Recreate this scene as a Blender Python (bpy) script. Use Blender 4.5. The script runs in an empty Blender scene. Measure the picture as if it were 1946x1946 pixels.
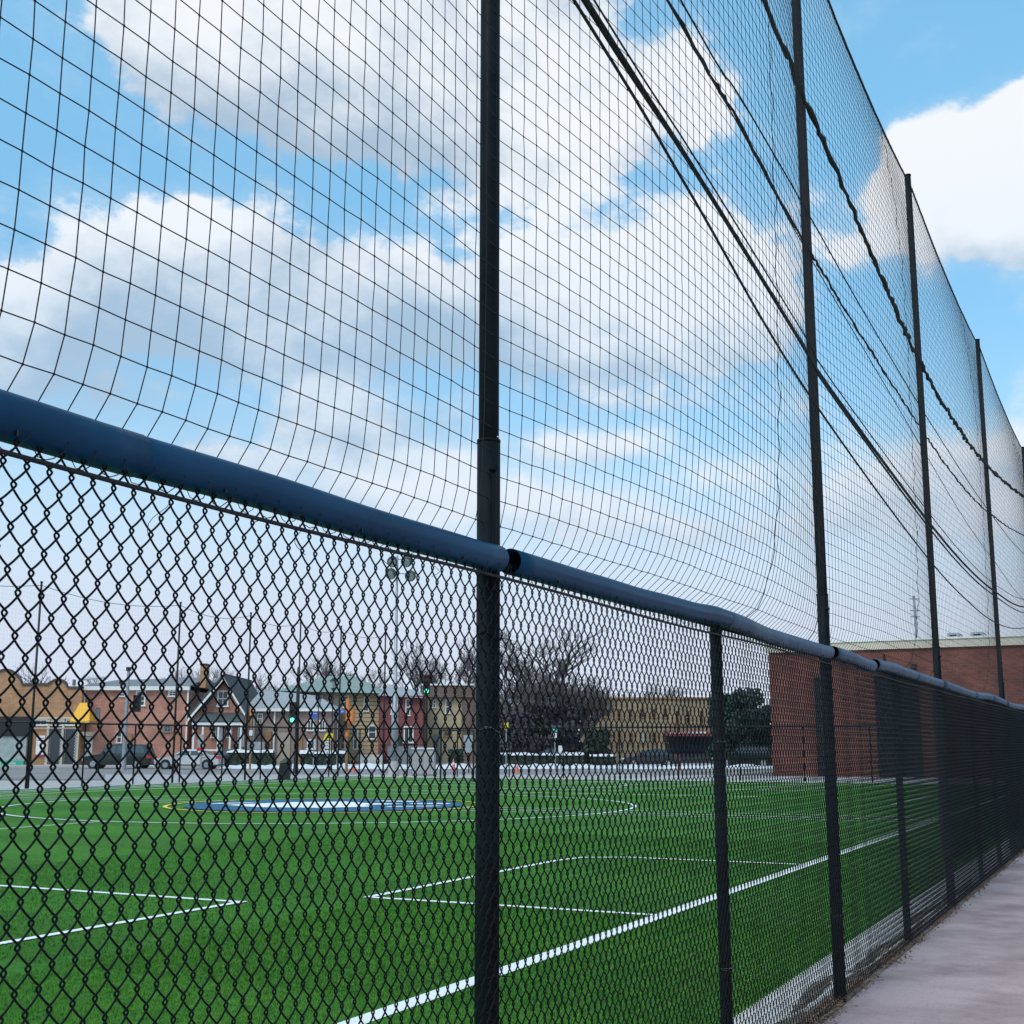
import bpy, math, random
import numpy as np
from mathutils import Vector, Matrix
random.seed(7); np.random.seed(7)
PI = math.pi
scene = bpy.context.scene
C = scene.collection

# ------------------------------------------------------------------ camera
CAMX, CAMH, PITCH, ROLL, YAW, FPX = 2.083, 1.7661, 0.182, 0.0002, 0.46, 2404.6
cam = bpy.data.cameras.new('camera'); camo = bpy.data.objects.new('camera', cam); C.objects.link(camo)
FWD = Vector((-math.sin(YAW)*math.cos(PITCH), math.cos(YAW)*math.cos(PITCH), math.sin(PITCH)))
RGT = Vector((math.cos(YAW), math.sin(YAW), 0)); UPV = RGT.cross(FWD)
R2 = RGT*math.cos(ROLL)+UPV*math.sin(ROLL); U2 = -RGT*math.sin(ROLL)+UPV*math.cos(ROLL)
m = Matrix((R2, U2, -FWD)).transposed().to_4x4(); m.translation = Vector((CAMX, 0, CAMH))
camo.matrix_world = m
cam.sensor_width = 36; cam.lens = FPX/1946*36; cam.clip_start = 0.05; cam.clip_end = 4000
scene.camera = camo
scene.render.resolution_x = 1024; scene.render.resolution_y = 1024

# ------------------------------------------------------------------ light
scene.view_settings.view_transform = 'Standard'; scene.view_settings.look = 'None'
scene.view_settings.exposure = 0.0; scene.view_settings.gamma = 1.0
SUN_EL, SUN_AZ = math.radians(50), math.radians(-168)        # azimuth from +Y towards +X
sun = bpy.data.lights.new('sun', 'SUN'); sun.energy = 1.7; sun.angle = math.radians(20); sun.color = (1.0, 0.95, 0.88)
suno = bpy.data.objects.new('sun', sun); C.objects.link(suno)
sd = Vector((math.sin(SUN_AZ)*math.cos(SUN_EL), math.cos(SUN_AZ)*math.cos(SUN_EL), math.sin(SUN_EL)))
suno.rotation_euler = sd.to_track_quat('Z', 'Y').to_euler()

world = bpy.data.worlds.new('World'); scene.world = world; world.use_nodes = True
nt = world.node_tree; N = nt.nodes; L = nt.links; N.clear()
def wn(t, **k):
    n = N.new(t)
    for a, b in k.items(): setattr(n, a, b)
    return n
def wm(op, a, b=None, c=None, clamp=False):
    n = N.new('ShaderNodeMath'); n.operation = op; n.use_clamp = clamp
    for i, v in enumerate((a, b, c)):
        if v is None: continue
        if isinstance(v, (int, float)): n.inputs[i].default_value = v
        else: L.new(v, n.inputs[i])
    return n.outputs[0]
def wmix(f, a, b):
    n = N.new('ShaderNodeMix'); n.data_type = 'RGBA'
    for s, v in ((n.inputs[0], f), (n.inputs[6], a), (n.inputs[7], b)):
        if isinstance(v, tuple): s.default_value = v+(1,) if len(v) == 3 else v
        elif isinstance(v, (int, float)): s.default_value = v
        else: L.new(v, s)
    return n.outputs[2]
def wramp(v, a, b):
    n = N.new('ShaderNodeMapRange'); n.interpolation_type = 'SMOOTHSTEP'
    L.new(v, n.inputs[0]); n.inputs[1].default_value = a; n.inputs[2].default_value = b
    return n.outputs[0]
tc = wn('ShaderNodeTexCoord'); DIR = tc.outputs['Generated']
sep = wn('ShaderNodeSeparateXYZ'); L.new(DIR, sep.inputs[0])
DX, DY, DZ = sep.outputs
sky = wn('ShaderNodeTexSky', sky_type='NISHITA', sun_disc=False, sun_elevation=SUN_EL, sun_rotation=SUN_AZ)
sky.air_density = 1.0; sky.dust_density = 0.6; sky.ozone_density = 2.0
AZ = wm('ARCTAN2', DX, DY); EL = wm('ARCSINE', DZ)
def dir_of(px, py):
    d = FWD + R2*((px-973)/FPX) - U2*((py-973)/FPX); d.normalize()
    return math.atan2(d.x, d.y), math.asin(d.z)
# cloud domain: a little noise moves the edges of each cloud
def wnoise(scale, detail, rough, vec=None, off=0.0):
    n = wn('ShaderNodeTexNoise'); n.inputs['Scale'].default_value = scale; n.inputs['Detail'].default_value = detail
    n.inputs['Roughness'].default_value = rough
    mp = wn('ShaderNodeMapping'); mp.inputs['Location'].default_value = (off, off*.7, -off*.4); mp.inputs['Scale'].default_value = (1, 1, 1.5)
    L.new(DIR, mp.inputs[0]); L.new(mp.outputs[0], n.inputs['Vector'])
    return n
n1 = wnoise(7, 8, 0.56); n2 = wnoise(2.6, 5, 0.5, off=3.1); n3 = wnoise(19, 8, 0.62, off=5.3)
NB1 = n1.outputs['Fac']; NB2 = n2.outputs['Fac']; NB3 = n3.outputs['Fac']
# the clouds standing over the field: azimuth, elevation, half widths
CL = [(330, 50, 120, 110, 1.1), (480, 60, 190, 190, 1.2), (660, 90, 220, 190, 1.15), (850, 130, 230, 170, 1.1), (1010, 170, 170, 160, 1.05), (1130, 260, 230, 60, .95), (1290, 110, 120, 70, .7), (1350, 190, 70, 60, .45), (720, -80, 560, 130, 1.0), (720, 240, 130, 40, .4),
      (60, 600, 150, 100, .95), (290, 515, 170, 105, 1.2), (440, 515, 180, 110, 1.15), (600, 555, 200, 105, 1.1), (760, 570, 160, 95, 1.0), (900, 590, 200, 100, 1.05), (1000, 510, 110, 70, .9), (1180, 570, 180, 110, 1.1), (1330, 520, 160, 140, 1.3), (1430, 600, 110, 100, 1.0), (1130, 650, 270, 80, .85), (420, 640, 330, 75, .85),
      (610, 780, 90, 70, 1.0), (700, 820, 110, 70, .8), (850, 790, 120, 50, .6), (1120, 850, 190, 42, .8), (1250, 760, 170, 30, .55), (1060, 970, 260, 60, .9), (250, 790, 260, 60, .75), (120, 720, 180, 40, .6), (450, 870, 200, 35, .6), (700, 930, 260, 40, .7), (1400, 900, 130, 45, .65), (1350, 1010, 200, 50, .8), (820, 880, 120, 30, .5),
      (1790, 315, 95, 90, 1.15), (1925, 330, 110, 105, 1.2), (1960, 235, 70, 60, .8), (1725, 350, 60, 75, .8), (1840, 430, 150, 80, 1.05), (1620, 480, 60, 35, .5), (2090, 330, 160, 150, 1.2),
      (1700, 900, 150, 85, .95), (1850, 930, 120, 100, .95), (1600, 960, 130, 70, .7), (1500, 780, 90, 40, .45), (1930, 860, 60, 50, .8)]
field = None; shade = None
for (px, py, rx, ry, w) in CL:
    a, e = dir_of(px, py); ra = rx/FPX*1.0/max(.5, math.cos(e)); re = ry/FPX
    u = wm('MULTIPLY', wm('SUBTRACT', AZ, a), 1/ra); v = wm('MULTIPLY', wm('SUBTRACT', EL, e), 1/re)
    d = wm('MULTIPLY_ADD', u, u, wm('MULTIPLY', v, v))
    g = wm('MULTIPLY', wm('EXPONENT', wm('MULTIPLY', d, -1.15)), w)
    field = g if field is None else wm('ADD', field, g)
    gs = wm('MULTIPLY', g, v)
    shade = gs if shade is None else wm('ADD', shade, gs)
# everywhere else on the dome the same kind of broken cloud goes on
a0, e0 = dir_of(973, 700)
dist = wm('ABSOLUTE', wm('SUBTRACT', AZ, a0))
out = wm('MAXIMUM', wramp(dist, .46, .8), wramp(EL, .62, .85))
gen = wm('MULTIPLY', wm('MULTIPLY', wramp(NB2, .42, .62), 1.1), out)
field = wm('ADD', field, gen)
den = wm('ADD', field, wm('MULTIPLY', wm('SUBTRACT', NB1, .5), 2.3))
den = wm('ADD', den, wm('MULTIPLY', wm('SUBTRACT', NB3, .5), 1.5))
hard = wramp(den, .38, .80); veil = wramp(den, .05, 1.0)
lowf = wramp(EL, .46, .26)
mask = wm('MULTIPLY', wm('MAXIMUM', wm('MULTIPLY', hard, wm('MULTIPLY_ADD', lowf, -.22, 1.0)), wm('MULTIPLY', veil, wm('MULTIPLY_ADD', lowf, .55, .25))), .97)
# shading inside the clouds: greyer below their middle and where they are thickest
shd = wm('DIVIDE', shade, wm('ADD', field, .25))
sh = wm('ADD', wm('MULTIPLY', shd, -.85), wm('MULTIPLY', wm('SUBTRACT', NB2, .45), 2.6))
sh = wm('ADD', sh, wm('MULTIPLY', wm('SUBTRACT', NB1, .5), -2.6)); sh = wm('ADD', sh, wm('MULTIPLY', wm('SUBTRACT', NB3, .5), -1.2))
sh = wramp(sh, -.28, .95)
SK = 0.13
bright = (0.93/SK, 0.96/SK, 1.0/SK); grey = (0.42/SK, 0.55/SK, 0.70/SK)
ccol = wmix(sh, bright, grey)
# low sky whitens towards the horizon
tint = wmix(1.0, (0, 0, 0), (1, 1, 1))
mul = N.new('ShaderNodeMix'); mul.data_type = 'RGBA'; mul.blend_type = 'MULTIPLY'; mul.inputs[0].default_value = 1
L.new(sky.outputs[0], mul.inputs[6]); L.new(wmix(wramp(EL, .58, .22), (1.70, 2.45, 2.15), (1.15, 1.55, 1.50)), mul.inputs[7])
hz = wramp(EL, .36, .0)
base = wmix(wm('MULTIPLY', hz, .85), mul.outputs[2], (0.60/SK, 0.79/SK, 0.95/SK))
soft = wm('MULTIPLY', wramp(wm('ADD', EL, wm('MULTIPLY', NB2, .08)), .30, .08), .0)
fin = wmix(mask, base, ccol)
low = wmix(wm('MULTIPLY', wramp(EL, .27, .06), .94), fin, (0.68/SK, 0.75/SK, 0.90/SK))
bg = wn('ShaderNodeBackground'); L.new(low, bg.inputs[0]); bg.inputs[1].default_value = SK
wo = wn('ShaderNodeOutputWorld'); L.new(bg.outputs[0], wo.inputs[0])

# ------------------------------------------------------------------ helpers
def P(px, py, w):
    """world point seen at photo pixel (px,py), at horizontal distance w straight ahead"""
    d = FWD + R2*((px-973)/FPX) - U2*((py-973)/FPX)
    h = Vector((-math.sin(YAW), math.cos(YAW), 0))
    return Vector((CAMX, 0, CAMH)) + d*(w/d.dot(h))
def PY_(px, py, Y):
    d = FWD + R2*((px-973)/FPX) - U2*((py-973)/FPX)
    return Vector((CAMX, 0, CAMH)) + d*(Y/d.y)
def PX_(px, py, X):
    d = FWD + R2*((px-973)/FPX) - U2*((py-973)/FPX)
    return Vector((CAMX, 0, CAMH)) + d*((X-CAMX)/d.x)

def material(name, col, rough=.7, metal=0.0, noise=None, spec=.5, bump=None, emit=None):
    """noise=(scale, amount, colour2)   bump=(scale, strength, distance)"""
    mt = bpy.data.materials.new(name); mt.use_nodes = True; t = mt.node_tree; b = t.nodes['Principled BSDF']
    b.inputs['Base Color'].default_value = (*col, 1); b.inputs['Roughness'].default_value = rough
    b.inputs['Metallic'].default_value = metal; b.inputs['Specular IOR Level'].default_value = spec
    tcn = t.nodes.new('ShaderNodeTexCoord')
    if noise:
        n = t.nodes.new('ShaderNodeTexNoise'); n.inputs['Scale'].default_value = noise[0]; n.inputs['Detail'].default_value = 6
        n.inputs['Roughness'].default_value = .6
        t.links.new(tcn.outputs['Object'], n.inputs['Vector'])
        r = t.nodes.new('ShaderNodeMapRange'); r.inputs[1].default_value = .35; r.inputs[2].default_value = .68
        t.links.new(n.outputs['Fac'], r.inputs[0])
        mu = t.nodes.new('ShaderNodeMath'); mu.operation = 'MULTIPLY'; mu.inputs[1].default_value = noise[1]; t.links.new(r.outputs[0], mu.inputs[0])
        mx = t.nodes.new('ShaderNodeMix'); mx.data_type = 'RGBA'
        t.links.new(mu.outputs[0], mx.inputs[0]); mx.inputs[6].default_value = (*col, 1); mx.inputs[7].default_value = (*noise[2], 1)
        t.links.new(mx.outputs[2], b.inputs['Base Color'])
    if bump:
        n = t.nodes.new('ShaderNodeTexNoise'); n.inputs['Scale'].default_value = bump[0]; n.inputs['Detail'].default_value = 4
        t.links.new(tcn.outputs['Object'], n.inputs['Vector'])
        bp = t.nodes.new('ShaderNodeBump'); bp.inputs['Strength'].default_value = bump[1]; bp.inputs['Distance'].default_value = bump[2]
        t.links.new(n.outputs['Fac'], bp.inputs['Height']); t.links.new(bp.outputs[0], b.inputs['Normal'])
    if emit:
        b.inputs['Emission Color'].default_value = (*emit[0], 1); b.inputs['Emission Strength'].default_value = emit[1]
    return mt
def brick_mat(name, c1, c2, mortar, sx=1.0):
    mt = bpy.data.materials.new(name); mt.use_nodes = True; t = mt.node_tree; b = t.nodes['Principled BSDF']
    b.inputs['Roughness'].default_value = .9
    tcn = t.nodes.new('ShaderNodeTexCoord')
    mp = t.nodes.new('ShaderNodeMapping'); mp.inputs['Rotation'].default_value = (math.radians(90), 0, 0)
    t.links.new(tcn.outputs['Object'], mp.inputs[0])
    br = t.nodes.new('ShaderNodeTexBrick'); t.links.new(mp.outputs[0], br.inputs['Vector'])
    br.inputs['Color1'].default_value = (*c1, 1); br.inputs['Color2'].default_value = (*c2, 1); br.inputs['Mortar'].default_value = (*mortar, 1)
    br.inputs['Scale'].default_value = sx; br.inputs['Brick Width'].default_value = .42; br.inputs['Row Height'].default_value = .16; br.inputs['Mortar Size'].default_value = .012
    n = t.nodes.new('ShaderNodeTexNoise'); n.inputs['Scale'].default_value = .6; n.inputs['Detail'].default_value = 8; n.inputs['Roughness'].default_value = .7
    t.links.new(tcn.outputs['Object'], n.inputs['Vector'])
    r = t.nodes.new('ShaderNodeMapRange'); r.inputs[1].default_value = .3; r.inputs[2].default_value = .7; r.inputs[3].default_value = .62; r.inputs[4].default_value = 1.3
    t.links.new(n.outputs['Fac'], r.inputs[0])
    mx = t.nodes.new('ShaderNodeMix'); mx.data_type = 'RGBA'; mx.blend_type = 'MULTIPLY'; mx.inputs[0].default_value = 1
    t.links.new(br.outputs['Color'], mx.inputs[6]); t.links.new(r.outputs[0], mx.inputs[7])
    t.links.new(mx.outputs[2], b.inputs['Base Color'])
    return mt

class MB:
    def __init__(s): s.v = []; s.f = []; s.smooth = False
    def quad(s, a, b, c, d):
        i = len(s.v); s.v += [tuple(a), tuple(b), tuple(c), tuple(d)]; s.f.append((i, i+1, i+2, i+3)); return s
    def box(s, x0, x1, y0, y1, z0, z1):
        i = len(s.v)
        s.v += [(x0,y0,z0),(x1,y0,z0),(x1,y1,z0),(x0,y1,z0),(x0,y0,z1),(x1,y0,z1),(x1,y1,z1),(x0,y1,z1)]
        s.f += [(i,i+3,i+2,i+1),(i+4,i+5,i+6,i+7),(i,i+1,i+5,i+4),(i+1,i+2,i+6,i+5),(i+2,i+3,i+7,i+6),(i+3,i,i+4,i+7)]
        return s
    def prism(s, poly, y0, y1):
        """poly of (x,z), extruded along y"""
        i = len(s.v); n = len(poly)
        s.v += [(p[0], y0, p[1]) for p in poly] + [(p[0], y1, p[1]) for p in poly]
        s.f.append(tuple(i+k for k in range(n))); s.f.append(tuple(i+n+k for k in reversed(range(n))))
        for k in range(n): s.f.append((i+k, i+n+k, i+n+(k+1) % n, i+(k+1) % n))
        return s
    def tube(s, pts, r, n=6, cap=True, flat=None):
        pts = [Vector(p) for p in pts]; i0 = len(s.v); m_ = len(pts)
        rs = r if isinstance(r, (list, tuple)) else [r]*m_
        t0 = (pts[1]-pts[0]).normalized(); up = Vector((0, 0, 1)) if abs(t0.z) < .9 else Vector((1, 0, 0))
        nn = t0.cross(up).normalized()
        for k, p in enumerate(pts):
            t_ = (pts[min(k+1, m_-1)]-pts[max(k-1, 0)]).normalized()
            nn = (nn - t_*nn.dot(t_)).normalized(); bb = t_.cross(nn)
            for j in range(n):
                a = 2*PI*j/n; s.v.append(tuple(p+(nn*math.cos(a)+bb*math.sin(a))*rs[k]))
        for k in range(m_-1):
            for j in range(n):
                a = i0+k*n+j; b = i0+k*n+(j+1) % n; s.f.append((a, b, b+n, a+n))
        if cap and n > 2:
            s.f.append(tuple(i0+j for j in reversed(range(n)))); s.f.append(tuple(i0+(m_-1)*n+j for j in range(n)))
        return s
    def cyl(s, x, y, z0, z1, r, n=16, r1=None):
        return s.tube([(x, y, z0), (x, y, z1)], [r, r if r1 is None else r1], n)
    def ball(s, c, r, n=10, m_=6, sz=1.0):
        i0 = len(s.v)
        for a in range(m_+1):
            th = PI*a/m_
            for b in range(n):
                ph = 2*PI*b/n; s.v.append((c[0]+r*math.sin(th)*math.cos(ph), c[1]+r*math.sin(th)*math.sin(ph), c[2]+r*sz*math.cos(th)))
        for a in range(m_):
            for b in range(n):
                p = i0+a*n+b; q = i0+a*n+(b+1) % n; s.f.append((p, p+n, q+n, q))
        return s
    def mesh(s, name, mat, smooth=False):
        me = bpy.data.meshes.new(name); me.from_pydata(s.v, [], s.f)
        if smooth: me.polygons.foreach_set('use_smooth', [True]*len(me.polygons))
        if mat: me.materials.append(mat)
        me.update(); return me
    def build(s, name, mat, parent=None, smooth=False, loc=None, rz=None):
        return link(name, s.mesh(name, mat, smooth), parent, loc, rz)
def link(name, me, parent=None, loc=None, rz=None):
    o = bpy.data.objects.new(name, me); C.objects.link(o)
    if parent is not None: o.parent = parent
    if loc is not None: o.location = loc
    if rz is not None: o.rotation_euler = (0, 0, rz)
    return o
def tag(o, label=None, cat=None, group=None, kind=None):
    if label: o['label'] = label
    if cat: o['category'] = cat
    if group: o['group'] = group
    if kind: o['kind'] = kind
    return o
def thing(name, label, cat, loc=(0, 0, 0), rz=0.0, group=None):
    o = bpy.data.objects.new(name, None); C.objects.link(o); o.location = loc; o.rotation_euler = (0, 0, rz); o.empty_display_size = .2
    return tag(o, label, cat, group)
def npmesh(name, V, F, mat, smooth=False):
    me = bpy.data.meshes.new(name); n = F.shape[1]
    me.vertices.add(len(V)); me.vertices.foreach_set('co', V.astype(np.float32).ravel())
    me.loops.add(F.size); me.loops.foreach_set('vertex_index', F.astype(np.int32).ravel())
    me.polygons.add(len(F)); me.polygons.foreach_set('loop_start', np.arange(0, F.size, n, dtype=np.int32))
    me.polygons.foreach_set('loop_total', np.full(len(F), n, dtype=np.int32))
    if smooth: me.polygons.foreach_set('use_smooth', np.ones(len(F), dtype=bool))
    me.update(calc_edges=True)
    for mm in (mat if isinstance(mat, list) else [mat]): me.materials.append(mm)
    return me
def nptube(paths, r, n=3):
    """paths: (K,M,3) array of K polylines -> one V,F. r scalar."""
    K, M, _ = paths.shape
    T = np.empty_like(paths); T[:, 1:-1] = paths[:, 2:]-paths[:, :-2]; T[:, 0] = paths[:, 1]-paths[:, 0]; T[:, -1] = paths[:, -1]-paths[:, -2]
    T /= np.linalg.norm(T, axis=2, keepdims=True)+1e-12
    A = np.array([1.0, 0.03, 0.02]); Nn = np.cross(T, A); Nn /= np.linalg.norm(Nn, axis=2, keepdims=True)+1e-12
    B = np.cross(T, Nn)
    ang = 2*PI*np.arange(n)/n
    V = paths[:, :, None, :]+r*(Nn[:, :, None, :]*np.cos(ang)[None, None, :, None]+B[:, :, None, :]*np.sin(ang)[None, None, :, None])
    idx = np.arange(K*M*n).reshape(K, M, n)
    a = idx[:, :-1, :]; b = np.roll(a, -1, axis=2); c = np.roll(idx[:, 1:, :], -1, axis=2); d = idx[:, 1:, :]
    F = np.stack([a, b, c, d], axis=-1).reshape(-1, 4)
    return V.reshape(-1, 3), F
def join(VF):
    Vs, Fs, o = [], [], 0
    for V, F in VF: Vs.append(V); Fs.append(F+o); o += len(V)
    return np.concatenate(Vs), np.concatenate(Fs)
def text_mesh(txt, size, mat, name='lettering', depth=.004, align='CENTER'):
    cu = bpy.data.curves.new(name, 'FONT'); cu.body = txt; cu.size = size; cu.extrude = depth; cu.align_x = align; cu.align_y = 'CENTER'
    o = bpy.data.objects.new(name, cu); C.objects.link(o); dg = bpy.context.evaluated_depsgraph_get(); dg.update()
    me = bpy.data.meshes.new_from_object(o.evaluated_get(dg)); me.name = name
    bpy.data.objects.remove(o); bpy.data.curves.remove(cu)
    me.materials.clear(); me.materials.append(mat); return me
def put_text(txt, size, mat, parent, loc, rx=PI/2):
    o = link('lettering', text_mesh(txt, size, mat), parent, loc); o.rotation_euler = (rx, 0, 0); return o

# ------------------------------------------------------------------ materials
M = {}
M['vinyl'] = material('black_vinyl', (.004, .005, .007), .40, noise=(40, .6, (.006, .009, .011)), spec=.12)
M['post'] = material('post_paint', (.004, .007, .010), .6, noise=(6, .8, (.010, .016, .019)), bump=(60, .25, .002), spec=.10)
M['net'] = material('net_cord', (.012, .012, .014), .8)
M['rope'] = material('black_rope', (.012, .013, .015), .85, bump=(40, .6, .01))
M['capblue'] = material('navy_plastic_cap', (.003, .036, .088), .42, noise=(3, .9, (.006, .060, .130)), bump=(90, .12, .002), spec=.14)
M['capgrey'] = material('blue_grey_cap', (.034, .074, .130), .5, noise=(5, .9, (.085, .13, .19)), bump=(60, .2, .003), spec=.2)  # greyer, blotchy blue for the cap lengths farther along the rail
M['bolt'] = material('dull_metal', (.18, .18, .18), .45, .7)
M['concrete'] = material('pale_concrete', (.60, .58, .56), .9, noise=(2.5, .7, (.34, .33, .31)), bump=(30, .5, .01))
M['paving'] = material('plaza_paving', (.44, .42, .42), .9, noise=(.25, .6, (.34, .33, .33)))
M['asphalt'] = material('salt_bleached_asphalt', (.20, .19, .19), .9, noise=(.3, .8, (.30, .29, .29)))
M['ground'] = material('ground', (.30, .29, .28), .95, noise=(.05, .8, (.2, .2, .19)))
M['snow'] = material('snow', (.68, .70, .74), .8, bump=(3, .5, .1))
M['line'] = material('white_turf_line', (.82, .84, .82), .85, noise=(25, .3, (.6, .66, .6)))
M['yellow'] = material('yellow_turf_line', (.75, .55, .08), .85)
M['logoblue'] = material('blue_turf_paint', (.008, .10, .19), .85)
M['white'] = material('white_paint', (.78, .78, .76), .6)
M['cream'] = material('cream_stone', (.62, .56, .46), .8, noise=(1, .5, (.5, .44, .36)))
M['black'] = material('black_paint', (.012, .013, .014), .5)
M['glass'] = material('window_glass', (.03, .04, .05), .12, spec=.8)
M['paleglass'] = material('curtained_glass', (.38, .44, .44), .35, noise=(2, .8, (.25, .3, .3)))
M['steel'] = material('galvanised_steel', (.34, .37, .40), .5, .4, noise=(3, .6, (.26, .29, .32)))
M['roofgrey'] = material('grey_shingle', (.16, .17, .19), .9, noise=(3, .8, (.23, .24, .25)))
M['roofdark'] = material('dark_shingle', (.05, .058, .065), .9, noise=(3, .8, (.09, .1, .1)))
M['roofgreen'] = material('green_shingle', (.19, .26, .24), .9, noise=(2, .8, (.28, .34, .31)))
M['roofpale'] = material('pale_shingle', (.36, .38, .40), .9, noise=(2, .8, (.28, .29, .31)))
M['bark'] = material('bark', (.10, .085, .085), .95, noise=(4, .8, (.16, .14, .14)))
M['screen'] = material('black_windscreen_cloth', (.010, .010, .014), .8, noise=(1.2, .8, (.022, .02, .032)), bump=(12, .4, .02))
_t = M['screen'].node_tree; _t.nodes['Principled BSDF'].inputs['Alpha'].default_value = .74
M['brush'] = material('grey_brown_brush', (.045, .040, .046), .9, noise=(2, .8, (.085, .078, .085)))
M['hedge'] = material('dark_hedge_leaf', (.018, .03, .02), .8, noise=(2, .8, (.03, .05, .03)))
M['pine'] = material('dark_evergreen_leaf', (.02, .045, .04), .8, noise=(1, .8, (.04, .075, .06)))
M['orange'] = material('orange_paint', (.75, .22, .05), .6)
M['yellowsign'] = material('yellow_sign', (.85, .68, .02), .5)
M['awning'] = material('yellow_awning', (.85, .45, .04), .7, noise=(1, .4, (.75, .38, .03)))
M['bluesign'] = material('blue_sign', (.03, .13, .50), .5)
M['greensign'] = material('green_sign', (.02, .40, .26), .5)
M['red'] = material('red_paint', (.55, .02, .03), .5)
M['coneorange'] = material('cone_orange', (.70, .18, .14), .6)
M['brownsteel'] = material('rusty_pole', (.30, .15, .07), .8, noise=(2, .8, (.40, .22, .10)))
M['leaf'] = material('dry_leaf', (.16, .08, .04), .9, noise=(15, .9, (.30, .18, .12)))
M['mulch'] = material('dirty_grit', (.20, .17, .14), .95, noise=(14, 1.0, (.06, .05, .045)), bump=(50, .8, .02))
B = {}
B['tan'] = brick_mat('orange_brown_brick', (.46, .24, .12), (.40, .20, .10), (.42, .30, .2))
B['red'] = brick_mat('red_brick', (.43, .18, .13), (.50, .23, .16), (.42, .3, .25))
B['dull'] = brick_mat('dull_brick', (.26, .17, .14), (.30, .2, .16), (.3, .26, .24))
B['dark'] = brick_mat('dark_red_brick', (.20, .05, .05), (.24, .06, .06), (.2, .12, .12))
B['brown'] = brick_mat('brown_brick', (.14, .09, .075), (.17, .11, .09), (.2, .17, .15))
B['yellowb'] = brick_mat('buff_brick', (.34, .25, .15), (.29, .215, .13), (.3, .26, .2))
B['gym'] = brick_mat('deep_red_brick', (.15, .050, .038), (.20, .066, .05), (.17, .09, .075))
B['pink'] = brick_mat('pale_red_brick', (.42, .20, .17), (.46, .24, .20), (.42, .3, .27))
M['siding'] = material('buff_siding', (.48, .38, .23), .8, noise=(.8, .5, (.42, .32, .20)))
M['tan'] = material('tan_render', (.42, .35, .28), .85, noise=(.8, .6, (.34, .28, .22)))
M['creamwall'] = material('cream_render', (.45, .37, .24), .85, noise=(.8, .6, (.36, .30, .2)))

# turf
tm = bpy.data.materials.new('artificial_turf'); tm.use_nodes = True; t = tm.node_tree; b = t.nodes['Principled BSDF']
b.inputs['Roughness'].default_value = .75; b.inputs['Specular IOR Level'].default_value = .08
tcn = t.nodes.new('ShaderNodeTexCoord')
def tno(scale, det, ro=.6):
    n = t.nodes.new('ShaderNodeTexNoise'); n.inputs['Scale'].default_value = scale; n.inputs['Detail'].default_value = det; n.inputs['Roughness'].default_value = ro
    t.links.new(tcn.outputs['Object'], n.inputs['Vector']); return n
a_ = tno(.35, 3); c_ = tno(9, 6, .75); e_ = tno(60, 4, .8)
def tmix(fac, c1, c2, lo, hi):
    r = t.nodes.new('ShaderNodeMapRange'); r.inputs[1].default_value = lo; r.inputs[2].default_value = hi; t.links.new(fac, r.inputs[0])
    x = t.nodes.new('ShaderNodeMix'); x.data_type = 'RGBA'; t.links.new(r.outputs[0], x.inputs[0])
    for s, v in ((x.inputs[6], c1), (x.inputs[7], c2)):
        if isinstance(v, tuple): s.default_value = (*v, 1)
        else: t.links.new(v, s)
    return x.outputs[2]
k1 = tmix(a_.outputs['Fac'], (.048, .195, .018), (.082, .235, .026), .35, .65)
k2 = tmix(c_.outputs['Fac'], (.026, .108, .012), k1, .32, .58)
k3 = tmix(e_.outputs['Fac'], k2, (.12, .28, .07), .60, .85)
wv = t.nodes.new('ShaderNodeTexWave'); wv.bands_direction = 'Y'; wv.inputs['Scale'].default_value = .0685; wv.inputs['Distortion'].default_value = .4; t.links.new(tcn.outputs['Object'], wv.inputs['Vector'])
wr = t.nodes.new('ShaderNodeMapRange'); wr.inputs[1].default_value = .47; wr.inputs[2].default_value = .53; wr.inputs[3].default_value = .90; wr.inputs[4].default_value = 1.08; t.links.new(wv.outputs['Fac'], wr.inputs[0])
wx_ = t.nodes.new('ShaderNodeMix'); wx_.data_type = 'RGBA'; wx_.blend_type = 'MULTIPLY'; wx_.inputs[0].default_value = 1; t.links.new(k3, wx_.inputs[6]); t.links.new(wr.outputs[0], wx_.inputs[7])
t.links.new(wx_.outputs[2], b.inputs['Base Color'])
bp = t.nodes.new('ShaderNodeBump'); bp.inputs['Strength'].default_value = .7; bp.inputs['Distance'].default_value = .03
t.links.new(e_.outputs['Fac'], bp.inputs['Height']); t.links.new(bp.outputs[0], b.inputs['Normal'])
M['turf'] = tm
M['blade'] = material('turf_blade', (.052, .205, .022), .75, noise=(3, .9, (.14, .30, .04)), spec=.08)
M['blade2'] = material('turf_blade_dark', (.022, .12, .014), .75, spec=.08)

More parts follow.
